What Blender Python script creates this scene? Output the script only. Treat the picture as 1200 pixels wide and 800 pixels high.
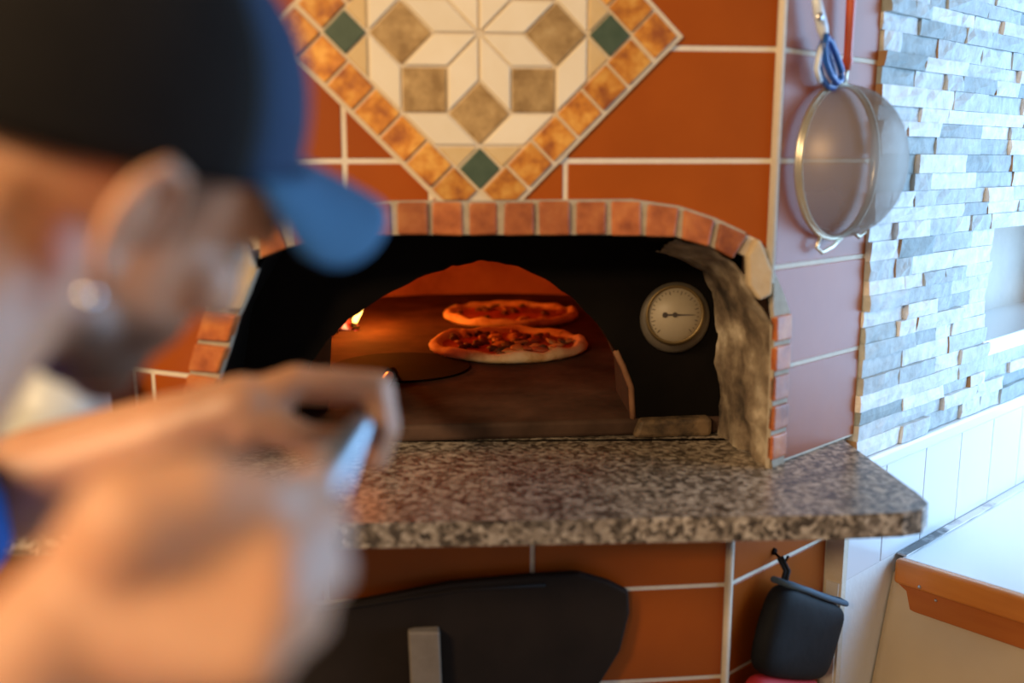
import bpy, bmesh, math, random
import numpy as np
from mathutils import Vector, Matrix, noise
from mathutils.geometry import delaunay_2d_cdt
random.seed(7)
for o in list(bpy.data.objects): bpy.data.objects.remove(o)
scene = bpy.context.scene
COL = scene.collection
R = math.radians

# ------------------------------------------------------------------ camera
FPX, PITCH, CZ = 1150.0, R(10.5), 1.58
cam_d = bpy.data.cameras.new('camera'); cam = bpy.data.objects.new('camera', cam_d); COL.objects.link(cam)
cam.location = (0, 0, CZ); cam.rotation_euler = (R(90) - PITCH, 0, 0)
cam_d.sensor_width = 36; cam_d.lens = 36 * FPX / 1200; cam_d.clip_start = 0.02
cam_d.dof.use_dof = True; cam_d.dof.focus_distance = 1.8; cam_d.dof.aperture_fstop = 1.7
scene.camera = cam
# ------------------------------------------------------------------ world, light, exposure
scene.view_settings.view_transform = 'Standard'; scene.view_settings.look = 'None'
scene.view_settings.exposure = 0.0; scene.view_settings.gamma = 1.0
w = bpy.data.worlds.new('world'); scene.world = w; w.use_nodes = True
w.node_tree.nodes['Background'].inputs[0].default_value = (1.0, 0.80, 0.62, 1)
w.node_tree.nodes['Background'].inputs[1].default_value = 0.09

def area(name, loc, target, size, power, color, size_y=None):
    l = bpy.data.lights.new(name, 'AREA'); l.energy = power; l.color = color; l.size = size
    if size_y: l.shape = 'RECTANGLE'; l.size_y = size_y
    o = bpy.data.objects.new(name, l); COL.objects.link(o); o.location = loc
    o.rotation_euler = (Vector(target) - Vector(loc)).to_track_quat('-Z', 'Y').to_euler()
    return o
area('window_daylight', (2.5, 1.65, 1.58), (0.8, 1.65, 1.58), 2.4, 97, (0.35, 0.63, 1.0), 1.74)
area('ceiling_lamp_light', (-1.5, -0.5, 2.6), (-0.1, 1.2, 1.4), 0.5, 45, (1.0, 0.69, 0.38))
area('warm_table_fill', (-1.3, -2.1, 2.75), (0.4, 1.5, 1.1), 0.4, 58, (1.0, 0.69, 0.38))  # added unseen warm fill so the table end and pier get light

# ------------------------------------------------------------------ helpers
def ray(x, y):
    a, b = (x - 600) / FPX, -(y - 400) / FPX
    c, s = math.cos(PITCH), math.sin(PITCH)
    return Vector((a, c + b * s, -s + b * c))
CAM = Vector((0, 0, CZ))
def on_z(x, y, z):
    r = ray(x, y); return CAM + r * ((z - CZ) / r.z)
def at_y(x, y, d):
    r = ray(x, y); return CAM + r * (d / r.y)

class Face:
    """vertical plane: s along the wall (towards picture right), z up, d outwards into the room"""
    def __init__(self, p, az_deg):
        a = R(az_deg); self.p = Vector((p[0], p[1], 0))
        self.u = Vector((math.sin(a), math.cos(a), 0)); self.n = Vector((math.cos(a), -math.sin(a), 0))
    def pt(self, s, z, d=0.0): return self.p + self.u * s + self.n * d + Vector((0, 0, z))
    def px(self, x, y, d=0.0):
        r = ray(x, y); p = self.p + self.n * d
        q = CAM + r * (self.n.dot(p) / self.n.dot(r))
        return ((q - p).dot(self.u), q.z)

def link(name, mesh, mat=None, parent=None):
    o = bpy.data.objects.new(name, mesh); COL.objects.link(o)
    if mat is not None and not mesh.materials:
        for m in (mat if isinstance(mat, (list, tuple)) else [mat]): mesh.materials.append(m)
    if parent is not None: o.parent = parent
    return o
def empty(name, loc, label=None, cat=None, group=None):
    o = bpy.data.objects.new(name, None); COL.objects.link(o); o.location = loc; o.empty_display_size = .05
    if label: tag(o, label, cat, group)
    return o
def tag(o, label=None, cat=None, group=None, kind=None):
    if label: o['label'] = label
    if cat: o['category'] = cat
    if group: o['group'] = group
    if kind: o['kind'] = kind
    return o
def reparent(o, parent):
    """child keeps its world place under a parent that is only translated/rotated"""
    o.parent = parent; o.matrix_parent_inverse = parent.matrix_basis.inverted(); return o
def mesh_of(bm, name, smooth=False):
    bmesh.ops.recalc_face_normals(bm, faces=bm.faces)
    m = bpy.data.meshes.new(name); bm.to_mesh(m); bm.free()
    if smooth:
        for p in m.polygons: p.use_smooth = True
    return m
def bevel(o, w=.002, seg=2, ang=35):
    b = o.modifiers.new('bevel', 'BEVEL'); b.width = w; b.segments = seg; b.limit_method = 'ANGLE'; b.angle_limit = R(ang); return o
def box_bm(lo, hi, bm=None):
    bm = bm or bmesh.new()
    v = [bm.verts.new((x, y, z)) for x in (lo[0], hi[0]) for y in (lo[1], hi[1]) for z in (lo[2], hi[2])]
    for f in ((0, 1, 3, 2), (4, 6, 7, 5), (0, 4, 5, 1), (2, 3, 7, 6), (0, 2, 6, 4), (1, 5, 7, 3)): bm.faces.new([v[i] for i in f])
    return bm
def face_box(F, s0, s1, z0, z1, d0, d1, bm=None):
    bm = bm or bmesh.new()
    v = [bm.verts.new(F.pt(s, z, d)) for s in (s0, s1) for d in (d0, d1) for z in (z0, z1)]
    for f in ((0, 1, 3, 2), (4, 6, 7, 5), (0, 4, 5, 1), (2, 3, 7, 6), (0, 2, 6, 4), (1, 5, 7, 3)): bm.faces.new([v[i] for i in f])
    return bm
def poly_cut(outer, holes):
    """2D polygon minus holes -> verts, triangles"""
    vs, fs = [], []
    def ccw(P): return P if sum(a[0] * b[1] - b[0] * a[1] for a, b in zip(P, P[1:] + P[:1])) > 0 else P[::-1]
    for poly in [ccw(list(P)) for P in [outer] + holes]:
        fs.append(list(range(len(vs), len(vs) + len(poly)))); vs += [Vector(p) for p in poly]
    rv, re, rf, ov, oe, of = delaunay_2d_cdt(vs, [], fs, 0, 1e-6)
    tris = [f for f, org in zip(rf, of) if 0 in org and all(k not in org for k in range(1, len(holes) + 1))]
    return rv, tris
def prism(pts, tris, fn, d0, d1, bm=None):
    bm = bm or bmesh.new(); used = sorted({i for t in tris for i in t})
    a = {i: bm.verts.new(fn(pts[i][0], pts[i][1], d0)) for i in used}
    b = {i: bm.verts.new(fn(pts[i][0], pts[i][1], d1)) for i in used}
    ed = {}
    for t in tris:
        bm.faces.new([b[i] for i in t]); bm.faces.new([a[i] for i in reversed(t)])
        for k in range(len(t)):
            e = (t[k], t[(k + 1) % len(t)]); ed[e] = 1
    for (i, j) in ed:
        if (j, i) not in ed: bm.faces.new((a[i], a[j], b[j], b[i]))
    return bm
def poly_prism(poly, fn, d0, d1, bm=None):
    """simple polygon as a slab, one n-gon per side"""
    bm = bm or bmesh.new()
    a = [bm.verts.new(fn(p[0], p[1], d0)) for p in poly]; b = [bm.verts.new(fn(p[0], p[1], d1)) for p in poly]
    bm.faces.new(a[::-1]); bm.faces.new(b); n = len(poly)
    for i in range(n): bm.faces.new((a[i], a[(i + 1) % n], b[(i + 1) % n], b[i]))
    return bm
def tube(path, rad, n=10, bm=None, closed=False):
    bm = bm or bmesh.new(); path = [Vector(p) for p in path]; N = len(path)
    rr = rad if isinstance(rad, (list, tuple)) else [rad] * N
    rings = []; ref = None
    for i, p in enumerate(path):
        t = (path[(i + 1) % N] - path[i - 1]) if closed else (path[min(i + 1, N - 1)] - path[max(i - 1, 0)])
        t.normalize()
        if ref is None: ref = Vector((0, 0, 1)) if abs(t.z) < .9 else Vector((1, 0, 0))
        x = (ref - t * ref.dot(t)).normalized(); y = t.cross(x); ref = x
        rings.append([bm.verts.new(p + (x * math.cos(2 * math.pi * k / n) + y * math.sin(2 * math.pi * k / n)) * rr[i]) for k in range(n)])
    M = N if closed else N - 1
    for i in range(M):
        A, B = rings[i], rings[(i + 1) % N]
        for k in range(n): bm.faces.new((A[k], A[(k + 1) % n], B[(k + 1) % n], B[k]))
    if not closed: bm.faces.new(rings[0][::-1]); bm.faces.new(rings[-1])
    return bm
def lathe(prof, n=32, axis_fn=None, bm=None):
    """prof: (r, h) list; axis_fn(x, y, h) -> Vector"""
    bm = bm or bmesh.new(); fn = axis_fn or (lambda x, y, h: Vector((x, y, h))); rings = []
    for r, h in prof:
        if r < 1e-6: rings.append([bm.verts.new(fn(0, 0, h))])
        else: rings.append([bm.verts.new(fn(r * math.cos(2 * math.pi * k / n), r * math.sin(2 * math.pi * k / n), h)) for k in range(n)])
    for A, B in zip(rings[:-1], rings[1:]):
        for k in range(n):
            a0, a1 = A[k % len(A)], A[(k + 1) % len(A)]; b0, b1 = B[k % len(B)], B[(k + 1) % len(B)]
            q = []
            for v in (a0, a1, b1, b0):
                if v not in q: q.append(v)
            if len(q) > 2: bm.faces.new(q)
    return bm
def interp(x, xs, ys): return float(np.interp(x, xs, ys))
def nz(p, sc=1.0, seed=0): return noise.noise(Vector(p) * sc + Vector((seed * 7.3, seed * 3.1, seed)))

# ------------------------------------------------------------------ materials
MATS = {}
def mat(name, col, rough=.5, metal=0, var=0.0, nscale=20, col2=None, bump=0.0, bscale=60, rnd=0.0, coat=0, spec=.5, sss=0, detail=4, ramp=None, stretch=None):
    m = bpy.data.materials.new(name); m.use_nodes = True; nt = m.node_tree; N = nt.nodes; L = nt.links; b = N['Principled BSDF']
    b.inputs['Roughness'].default_value = rough; b.inputs['Metallic'].default_value = metal
    b.inputs['Coat Weight'].default_value = coat; b.inputs['Coat Roughness'].default_value = .12; b.inputs['Specular IOR Level'].default_value = spec
    if sss: b.inputs['Subsurface Weight'].default_value = sss; b.inputs['Subsurface Radius'].default_value = (.012, .005, .003); b.inputs['Subsurface Scale'].default_value = 1
    b.inputs['Base Color'].default_value = (*col, 1)
    tc = N.new('ShaderNodeTexCoord'); src = tc.outputs['Object']
    if stretch:
        mp = N.new('ShaderNodeMapping'); mp.inputs['Scale'].default_value = stretch; L.new(src, mp.inputs['Vector']); src = mp.outputs['Vector']
    out = None
    if col2 or ramp:
        n = N.new('ShaderNodeTexNoise'); n.inputs['Scale'].default_value = nscale; n.inputs['Detail'].default_value = detail; n.inputs['Roughness'].default_value = .6
        L.new(src, n.inputs['Vector']); r = N.new('ShaderNodeValToRGB'); L.new(n.outputs['Fac'], r.inputs['Fac'])
        st = ramp or [(.5 - .5 * (1 - var) + .0, col), (.5 + .5 * (1 - var), col2)]
        e = r.color_ramp.elements
        e[0].position, e[0].color = st[0][0], (*st[0][1], 1); e[1].position, e[1].color = st[-1][0], (*st[-1][1], 1)
        for p, c in st[1:-1]: q = e.new(p); q.color = (*c, 1)
        out = r.outputs['Color']
    if rnd:
        oi = N.new('ShaderNodeObjectInfo'); h = N.new('ShaderNodeHueSaturation')
        mr = N.new('ShaderNodeMapRange'); mr.inputs['To Min'].default_value = 1 - rnd; mr.inputs['To Max'].default_value = 1 + rnd
        L.new(oi.outputs['Random'], mr.inputs['Value']); L.new(mr.outputs['Result'], h.inputs['Value'])
        if out: L.new(out, h.inputs['Color'])
        else: h.inputs['Color'].default_value = (*col, 1)
        out = h.outputs['Color']
    if out: L.new(out, b.inputs['Base Color'])
    if bump:
        n = N.new('ShaderNodeTexNoise'); n.inputs['Scale'].default_value = bscale; n.inputs['Detail'].default_value = 5; L.new(src, n.inputs['Vector'])
        bp = N.new('ShaderNodeBump'); bp.inputs['Strength'].default_value = bump; bp.inputs['Distance'].default_value = .004
        L.new(n.outputs['Fac'], bp.inputs['Height']); L.new(bp.outputs['Normal'], b.inputs['Normal'])
    MATS[name] = m; return m
def emit(name, col, strength, ramp=None):
    m = bpy.data.materials.new(name); m.use_nodes = True; b = m.node_tree.nodes['Principled BSDF']
    b.inputs['Base Color'].default_value = (*[c * .2 for c in col], 1); b.inputs['Emission Color'].default_value = (*col, 1); b.inputs['Emission Strength'].default_value = strength
    return m

M_tile = mat('terracotta_tile', (.31, .062, .004), .33, col2=(.38, .082, .006), var=.3, nscale=9, rnd=.08, spec=.36, bump=.06, bscale=25)
M_grout = mat('cream_grout', (.68, .59, .46), .9, col2=(.78, .70, .58), var=.3, nscale=60, bump=.3, bscale=200)
M_brick = mat('arch_brick', (.30, .10, .04), .5, coat=.12, ramp=[(.3, (.26, .06, .012)), (.5, (.42, .115, .026)), (.7, (.52, .18, .045))], nscale=30, rnd=.2, bump=.35, bscale=70)
M_mortar = mat('arch_mortar', (.33, .28, .21), .95, col2=(.5, .43, .33), var=.3, nscale=60, bump=.4, bscale=150)
M_creamst = mat('cream_plaster_stone', (.46, .33, .18), .85, col2=(.62, .49, .31), var=.3, nscale=35, bump=.5, bscale=60)
M_soot = mat('sooty_plaster', (.1, .07, .045), .85, ramp=[(.33, (.035, .024, .016)), (.46, (.17, .12, .075)), (.56, (.30, .23, .15)), (.68, (.55, .46, .33))], nscale=14, bump=.8, bscale=30, detail=6)
M_black = mat('black_steel', (.003, .0026, .0022), .7, spec=.06, col2=(.010, .0075, .0055), var=.3, nscale=8, bump=.12, bscale=40)
M_rust = mat('rusty_edge', (.14, .06, .025), .8, col2=(.36, .17, .08), var=.2, nscale=30, bump=.5, bscale=60)
M_ledge = mat('scorched_ledge', (.10, .06, .03), .7, ramp=[(.38, (.035, .022, .013)), (.66, (.22, .14, .07))], nscale=30, bump=.5, bscale=60)
M_dome = mat('oven_dome', (.42, .19, .10), .9, ramp=[(.3, (.28, .11, .055)), (.5, (.46, .22, .12)), (.7, (.55, .29, .16))], nscale=6, bump=.7, bscale=14)
M_ofloor = mat('oven_floor', (.2, .11, .07), .9, spec=.12, ramp=[(.3, (.035, .02, .014)), (.55, (.085, .048, .032)), (.75, (.14, .08, .052))], nscale=7, bump=.3, bscale=40)
M_white_tile = mat('white_tile', (.80, .82, .84), .2, rnd=.02, coat=.3)
M_white_pl = mat('white_plaster', (.74, .74, .73), .85, col2=(.82, .82, .81), var=.3, nscale=12, bump=.35, bscale=50)
M_beige_pl = mat('beige_plaster', (.56, .44, .29), .8, col2=(.64, .52, .36), var=.3, nscale=7, bump=.15, bscale=30)
M_niche = mat('niche_plaster', (.60, .55, .48), .9, col2=(.72, .66, .58), var=.3, nscale=14, bump=.5, bscale=45)
M_wood = mat('orange_wood', (.60, .17, .018), .38, col2=(.72, .25, .035), var=.25, nscale=10, coat=.3, stretch=(1, 1, 7), bump=.05)
M_wood2 = mat('dark_orange_wood', (.44, .11, .012), .45, col2=(.52, .15, .02), var=.25, nscale=10, stretch=(1, 1, 7))
M_tabletop = mat('white_laminate', (.84, .85, .86), .3, col2=(.88, .89, .90), var=.3, nscale=5)
M_caulk = mat('grey_caulk', (.38, .38, .38), .8, ramp=[(.4, (.2, .2, .2)), (.55, (.8, .8, .8))], nscale=30, stretch=(.3, .3, 6))
M_steel = mat('steel', (.62, .62, .62), .3, 1)
M_darksteel = mat('dark_steel', (.006, .004, .003), .85, .0, spec=.06, col2=(.02, .009, .006), var=.3, nscale=14)
M_floor = mat('floor_tile', (.30, .24, .19), .5, col2=(.36, .29, .22), var=.3, nscale=4)
M_cap_dark = mat('cap_charcoal_cloth', (.007, .006, .006), .95, spec=.2, col2=(.013, .011, .010), var=.2, nscale=40, bump=.4, bscale=500)
M_cap_blue = mat('cap_navy_cloth', (.006, .032, .085), .85, col2=(.009, .042, .11), var=.2, nscale=40, bump=.4, bscale=500)
M_brim = mat('cap_brim_blue_cloth', (.03, .12, .23), .8, col2=(.04, .15, .28), var=.2, nscale=40, bump=.3, bscale=400)
M_shirt = mat('blue_cotton', (.012, .10, .42), .85, col2=(.018, .13, .50), var=.2, nscale=30, bump=.4, bscale=300)
M_trouser = mat('dark_trouser_cloth', (.02, .02, .025), .9)
M_pole = mat('pole_steel', (.36, .42, .48), .35, .9)

def granite():
    m = bpy.data.materials.new('granite'); m.use_nodes = True; nt = m.node_tree; N, L = nt.nodes, nt.links; b = N['Principled BSDF']
    b.inputs['Roughness'].default_value = .3; b.inputs['Specular IOR Level'].default_value = .55
    tc = N.new('ShaderNodeTexCoord')
    v = N.new('ShaderNodeTexVoronoi'); v.inputs['Scale'].default_value = 150; L.new(tc.outputs['Object'], v.inputs['Vector'])
    n = N.new('ShaderNodeTexNoise'); n.inputs['Scale'].default_value = 70; n.inputs['Detail'].default_value = 5; L.new(tc.outputs['Object'], n.inputs['Vector'])
    mx = N.new('ShaderNodeMix'); mx.data_type = 'FLOAT'; mx.inputs[0].default_value = .55
    sx = N.new('ShaderNodeSeparateColor'); L.new(v.outputs['Color'], sx.inputs[0]); L.new(sx.outputs[0], mx.inputs[2]); L.new(n.outputs['Fac'], mx.inputs[3])
    r = N.new('ShaderNodeValToRGB'); L.new(mx.outputs[0], r.inputs['Fac']); e = r.color_ramp.elements
    e[0].position, e[0].color = .2, (.035, .026, .02, 1); e[1].position, e[1].color = .8, (.58, .50, .40, 1)
    for p, c in ((.36, (.10, .078, .058)), (.48, (.21, .168, .124)), (.6, (.36, .295, .225))): q = e.new(p); q.color = (*c, 1)
    L.new(r.outputs['Color'], b.inputs['Base Color']); return m
M_granite = granite()
def stone_mat(name, cols):
    m = bpy.data.materials.new(name); m.use_nodes = True; nt = m.node_tree; N, L = nt.nodes, nt.links; b = N['Principled BSDF']; b.inputs['Roughness'].default_value = .7
    oi = N.new('ShaderNodeObjectInfo'); r = N.new('ShaderNodeValToRGB'); L.new(oi.outputs['Random'], r.inputs['Fac']); r.color_ramp.interpolation = 'LINEAR'
    e = r.color_ramp.elements; e[0].position, e[0].color = cols[0][0], (*cols[0][1], 1); e[1].position, e[1].color = cols[-1][0], (*cols[-1][1], 1)
    for p, c in cols[1:-1]: q = e.new(p); q.color = (*c, 1)
    ge = N.new('ShaderNodeNewGeometry')
    n = N.new('ShaderNodeTexNoise'); n.inputs['Scale'].default_value = 45; n.inputs['Detail'].default_value = 5; L.new(ge.outputs['Position'], n.inputs['Vector'])
    mr = N.new('ShaderNodeMapRange'); mr.inputs['From Min'].default_value = .3; mr.inputs['From Max'].default_value = .7; mr.inputs['To Min'].default_value = .78; mr.inputs['To Max'].default_value = 1.12
    L.new(n.outputs['Fac'], mr.inputs['Value']); h = N.new('ShaderNodeHueSaturation'); L.new(mr.outputs['Result'], h.inputs['Value']); L.new(r.outputs['Color'], h.inputs['Color'])
    L.new(h.outputs['Color'], b.inputs['Base Color'])
    bp = N.new('ShaderNodeBump'); bp.inputs['Strength'].default_value = .6; bp.inputs['Distance'].default_value = .004
    n2 = N.new('ShaderNodeTexNoise'); n2.inputs['Scale'].default_value = 90; n2.inputs['Detail'].default_value = 6; L.new(ge.outputs['Position'], n2.inputs['Vector'])
    L.new(n2.outputs['Fac'], bp.inputs['Height']); L.new(bp.outputs['Normal'], b.inputs['Normal']); return m
M_stone = stone_mat('split_face_stone', [(0, (.90, .90, .88)), (.38, (.82, .83, .82)), (.54, (.68, .71, .70)), (.72, (.50, .55, .54)), (.88, (.33, .39, .39)), (1, (.74, .74, .71))])
M_ochre = mat('rusty_stone_end', (.38, .20, .08), .85, col2=(.50, .32, .18), var=.2, nscale=60)
M_stone_back = mat('stone_joint_grey', (.42, .40, .38), .95)  # even grey of the wall backing between the stones

# ------------------------------------------------------------------ planes of the place
ZC = 1.137                                   # granite top
FRONT = Face((0, 1.33), 84)
cr = FRONT.px(905, 290); CR = FRONT.pt(cr[0], 0); SIDE = Face((CR.x, CR.y), 47.4)
cl = FRONT.px(288, 300); CL = FRONT.pt(cl[0], 0); LEFT = Face((CL.x, CL.y), 114.6)
PLATE = Face((0, 1.53), 84)
lc = FRONT.px(857, 640); LC = FRONT.pt(lc[0], 0); SIDE2 = Face((LC.x, LC.y), 47.4)
SR, SL = cr[0], cl[0]

# arch outlines on the faces (front part), then the legs on the two turned faces
oxs = [303, 326, 340, 373, 418, 460, 740, 795, 837, 873]; oys = [265, 257, 251, 243, 239, 237, 235, 243, 257, 274]
ixs = [305, 337, 377, 420, 465, 742, 792, 831, 858]; iys = [303, 290, 282, 278, 275.5, 275.5, 278, 289, 303]
outer_front = [FRONT.px(x, y) for x, y in zip(oxs, oys)]
inner_front = [FRONT.px(x, y) for x, y in zip(ixs, iys)]
# hole through the front face: everything below the brick band
hole_front = [(SL - .02, ZC - .2), (SL - .02, FRONT.px(290, 300)[1])] + [(s, z + .012) for s, z in inner_front] + [(SR + .02, FRONT.px(895, 322)[1]), (SR + .02, ZC - .2)]
band_front = [(SL - .02, ZC - .2), (SL - .02, FRONT.px(275, 285)[1])] + outer_front + [FRONT.px(889, 281), (SR + .02, FRONT.px(903, 318)[1]), (SR + .02, ZC - .2)]
# left leg on LEFT (s negative to the left)
lo_px = [(262, 300), (253, 345), (243, 370), (233, 404), (223, 443), (214, 480), (208, 520), (205, 570)]
li_px = [(303, 315), (292, 345), (280, 372), (271, 404), (257, 446), (249, 480), (244, 520), (241, 570)]
lo = [LEFT.px(*p) for p in lo_px]; li = [LEFT.px(*p) for p in li_px]
leg_left = [(.03, lo[0][1] + .05)] + lo + [(lo[-1][0], ZC - .1), (.03, ZC - .1)]
ro = [(.002, FRONT.px(903, 318)[1]), (.030, SIDE.px(915, 345)[1]), (.050, 1.36), (.052, 1.25), (.053, ZC)]
ri = [(.004, 1.375), (.008, 1.36), (.012, 1.30), (.013, 1.25), (.014, ZC)]
leg_right = [(-.03, ro[0][1] + .03), (ro[0][0], ro[0][1])] + ro[1:] + [(ro[-1][0], ZC - .1), (-.03, ZC - .1)]

# ------------------------------------------------------------------ tiled walls
T = .0068
def tile_wall(name, F, rects, backing, holes, tile_holes, z_list_label):
    bm = bmesh.new(); v, t = poly_cut(backing, holes); prism(v, t, F.pt, -.03, -.0016, bm)
    w_ = link(name, mesh_of(bm, name), M_grout); w_['kind'] = 'structure'; w_['label'] = z_list_label
    for (s0, s1, z0, z1) in rects:
        v, t = poly_cut([(s0 + T / 2, z0 + T / 2), (s1 - T / 2, z0 + T / 2), (s1 - T / 2, z1 - T / 2), (s0 + T / 2, z1 - T / 2)], tile_holes)
        if not t: continue
        bm = prism(v, t, F.pt, -.006, random.uniform(-.0006, .0006))
        bevel(link('tile', mesh_of(bm, 'tile'), M_tile, w_), .0015, 2)
    return w_
rows_up = [ZC, 1.283, 1.4305, 1.578, 1.7255, 1.873, 2.0205, 2.168]
rows_dn = [1.1085 - .1475 * k for k in range(8)] + [0.0]
MC = FRONT.px(561, 40); MA = .0590                      # mosaic centre and module
MH = 1.414 * (2.4142 * MA) + .0635                      # half diagonal of the whole diamond
dia = [(MC[0] - MH, MC[1]), (MC[0], MC[1] - MH), (MC[0] + MH, MC[1]), (MC[0], MC[1] + MH)]
rects = []
for z0, z1 in zip(rows_up[:-1], rows_up[1:]):
    js = [SL, -.2205, .072, SR - .004]
    if abs(z0 - 1.4305) < .01: js = [SL, -.2205, FRONT.px(505, 228)[0], .072, SR - .004]
    rects += [(a, b, z0, z1) for a, b in zip(js[:-1], js[1:])]
tile_wall('wall_front', FRONT, rects, [(SL, ZC), (SR, ZC), (SR, 2.168), (SL, 2.168)], [hole_front], [band_front, dia], 'front wall of the pizza oven in glazed terracotta tiles')
rects = [(.005, .268, a, b) for a, b in zip(rows_up[:-1], rows_up[1:])]
tile_wall('wall_right', SIDE, rects, [(0, ZC), (.27, ZC), (.27, 2.168), (0, 2.168)], [leg_right], [leg_right], 'turned right side of the oven in terracotta tiles, lit by the window')
rects = []
for k, (z0, z1) in enumerate(zip(rows_up[:-1], rows_up[1:])):
    js = [-.47, -.212, -.178, -.004] if k == 0 else ([-.6, -.36, -.071, -.004] if k == 1 else [-.6, -.30, -.004])
    rects += [(a, b, z0, z1) for a, b in zip(js[:-1], js[1:])]
tile_wall('wall_left', LEFT, rects, [(-.62, ZC), (0, ZC), (0, 2.168), (-.62, 2.168)], [leg_left], [leg_left], 'turned left side of the oven in terracotta tiles')
js = [-.85, -.555, -.2625, .030, lc[0] - .004]
rects = [(a, b, z1, z0) for z0, z1 in zip(rows_dn[:-1], rows_dn[1:]) for a, b in zip(js[:-1], js[1:])]
tile_wall('wall_front_lower', FRONT, rects, [(-.86, 0), (lc[0], 0), (lc[0], ZC - .03), (-.86, ZC - .03)], [], [], 'terracotta tiled base under the granite shelf')
s_end = SIDE2.px(969, 650)[0]
rects = [(.005, s_end - .002, z1, z0) for z0, z1 in zip(rows_dn[:-1], rows_dn[1:])]
tile_wall('wall_right_lower', SIDE2, rects, [(0, 0), (s_end, 0), (s_end, ZC - .03), (0, ZC - .03)], [], [], 'turned terracotta tiled side of the oven base behind the mitt')
def post(name, F, s, z0, z1, r):
    o = link(name, mesh_of(tube([F.pt(s, z0, 0), F.pt(s, z1, 0)], r, 10), name, True), M_grout); o['kind'] = 'structure'; return o
post('trim_1', SIDE, -.001, 1.41, 2.168, .0055); post('trim_2', SIDE2, -.001, 0, ZC - .03, .0055)
t3 = link('trim_3', mesh_of(face_box(SIDE2, s_end, s_end + .014, 0, ZC - .03, -.03, .03), 'trim'), M_grout); t3['kind'] = 'structure'

# ------------------------------------------------------------------ stone wall with niche, white wainscot, plaster
STONE = Face((CR.x, CR.y), 47.4)
NS0, NZ0, NZ1, NS1 = .735, 1.232, 1.452, 1.36         # niche opening
bm = bmesh.new(); v, t = poly_cut([(.262, 0), (1.75, 0), (1.75, 2.3), (.262, 2.3)], [[(NS0, NZ0), (NS1, NZ0), (NS1, NZ1), (NS0, NZ1)]]); prism(v, t, STONE.pt, -.06, -.012, bm)
wb = link('wall_back', mesh_of(bm, 'wall_back'), M_stone_back); tag(wb, 'back wall clad in white and grey split stone above white tiles', kind='structure')
def stone_variant(k):
    rnd = random.Random(k); bm = bmesh.new(); NX, NZ = 5, 3
    g = [[None] * NZ for _ in range(NX)]
    for i in range(NX):
        for j in range(NZ):
            edge = (i in (0, NX - 1)) or (j in (0, NZ - 1))
            d = rnd.uniform(.82, 1.0) - (.10 if edge else 0)
            g[i][j] = bm.verts.new((i / (NX - 1) + (rnd.uniform(-.05, .05) if 0 < i < NX - 1 else 0), -d, j / (NZ - 1) + (rnd.uniform(-.12, .12) if 0 < j < NZ - 1 else 0)))
    for i in range(NX - 1):
        for j in range(NZ - 1):
            f = bm.faces.new((g[i][j], g[i + 1][j], g[i + 1][j + 1], g[i][j + 1]))
    back = {}
    def bk(i, j):
        if (i, j) not in back: back[(i, j)] = bm.verts.new((i / (NX - 1), 0.35, j / (NZ - 1)))
        return back[(i, j)]
    ring = [(i, 0) for i in range(NX)] + [(NX - 1, j) for j in range(1, NZ)] + [(i, NZ - 1) for i in range(NX - 2, -1, -1)] + [(0, j) for j in range(NZ - 2, 0, -1)]
    for a, b in zip(ring, ring[1:] + ring[:1]):
        f = bm.faces.new((g[a[0]][a[1]], bk(*a), bk(*b), g[b[0]][b[1]]))
        if a[0] == 0 and b[0] == 0 and k % 7 == 0: f.material_index = 1
    m = mesh_of(bm, 'stone'); m.materials.append(M_stone); m.materials.append(M_ochre); return m
variants = [stone_variant(k) for k in range(15)]
ang = math.atan2(STONE.u.y, STONE.u.x)
z = 1.096; nst = 0; ri_ = 0
while z < 2.0:
    h = random.choice((.023, .026, .028, .031)); s = .266 + random.uniform(-.004, .003)
    if NZ1 - .012 < z + h < NZ1 + .012: h = NZ1 - z if NZ1 - z > .02 else h
    if NZ0 - .014 < z + h < NZ0 + .014 and NZ0 - z > .015: h = NZ0 - z
    while s < 1.20:
        ln = random.choice((.06, .085, .11, .13, .16, .18)) * random.uniform(.9, 1.1)
        inside = z + h > NZ0 + .005 and z < NZ1 - .005
        end = s + ln
        if inside and s < NS0 < end + .02: end = NS0 + random.uniform(-.004, .012)
        if inside and s >= NS0 - .02: break
        if nst < 298:
            o = link('stone', random.choice(variants), None, wb); nst += 1
            dep = random.choice((.010, .013, .016, .020))
            o.location = STONE.pt(s + .0006, z + .0006, -.008); o.rotation_euler = (0, 0, ang); o.scale = (end - s - .0005, dep + .006, h - .0005)
        s = end
    z += h; ri_ += 1
# wainscot tiles
w0 = SIDE2.pt(s_end + .016, 0); ws0 = (w0 - STONE.p).dot(STONE.u)
for k in range(10):
    a, b = .257 + (k - 1) * .1505 - .0255, .257 + k * .1505 - .0255
    a = max(a, ws0)
    if b <= a + .01: continue
    bevel(link('white_tile', mesh_of(face_box(STONE, a + .0012, b - .0012, .886, 1.068, -.02, .004), 'white_tile'), M_white_tile, wb), .0015, 2)
bevel(link('white_ledge', mesh_of(face_box(STONE, .268, 1.74, 1.068, 1.095, -.02, .016), 'white_ledge'), M_white_tile, wb), .006, 3)
link('plaster_skirt', mesh_of(face_box(STONE, ws0 - .02, 1.74, 0, .886, -.02, .002), 'plaster'), M_white_pl, wb)
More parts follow.
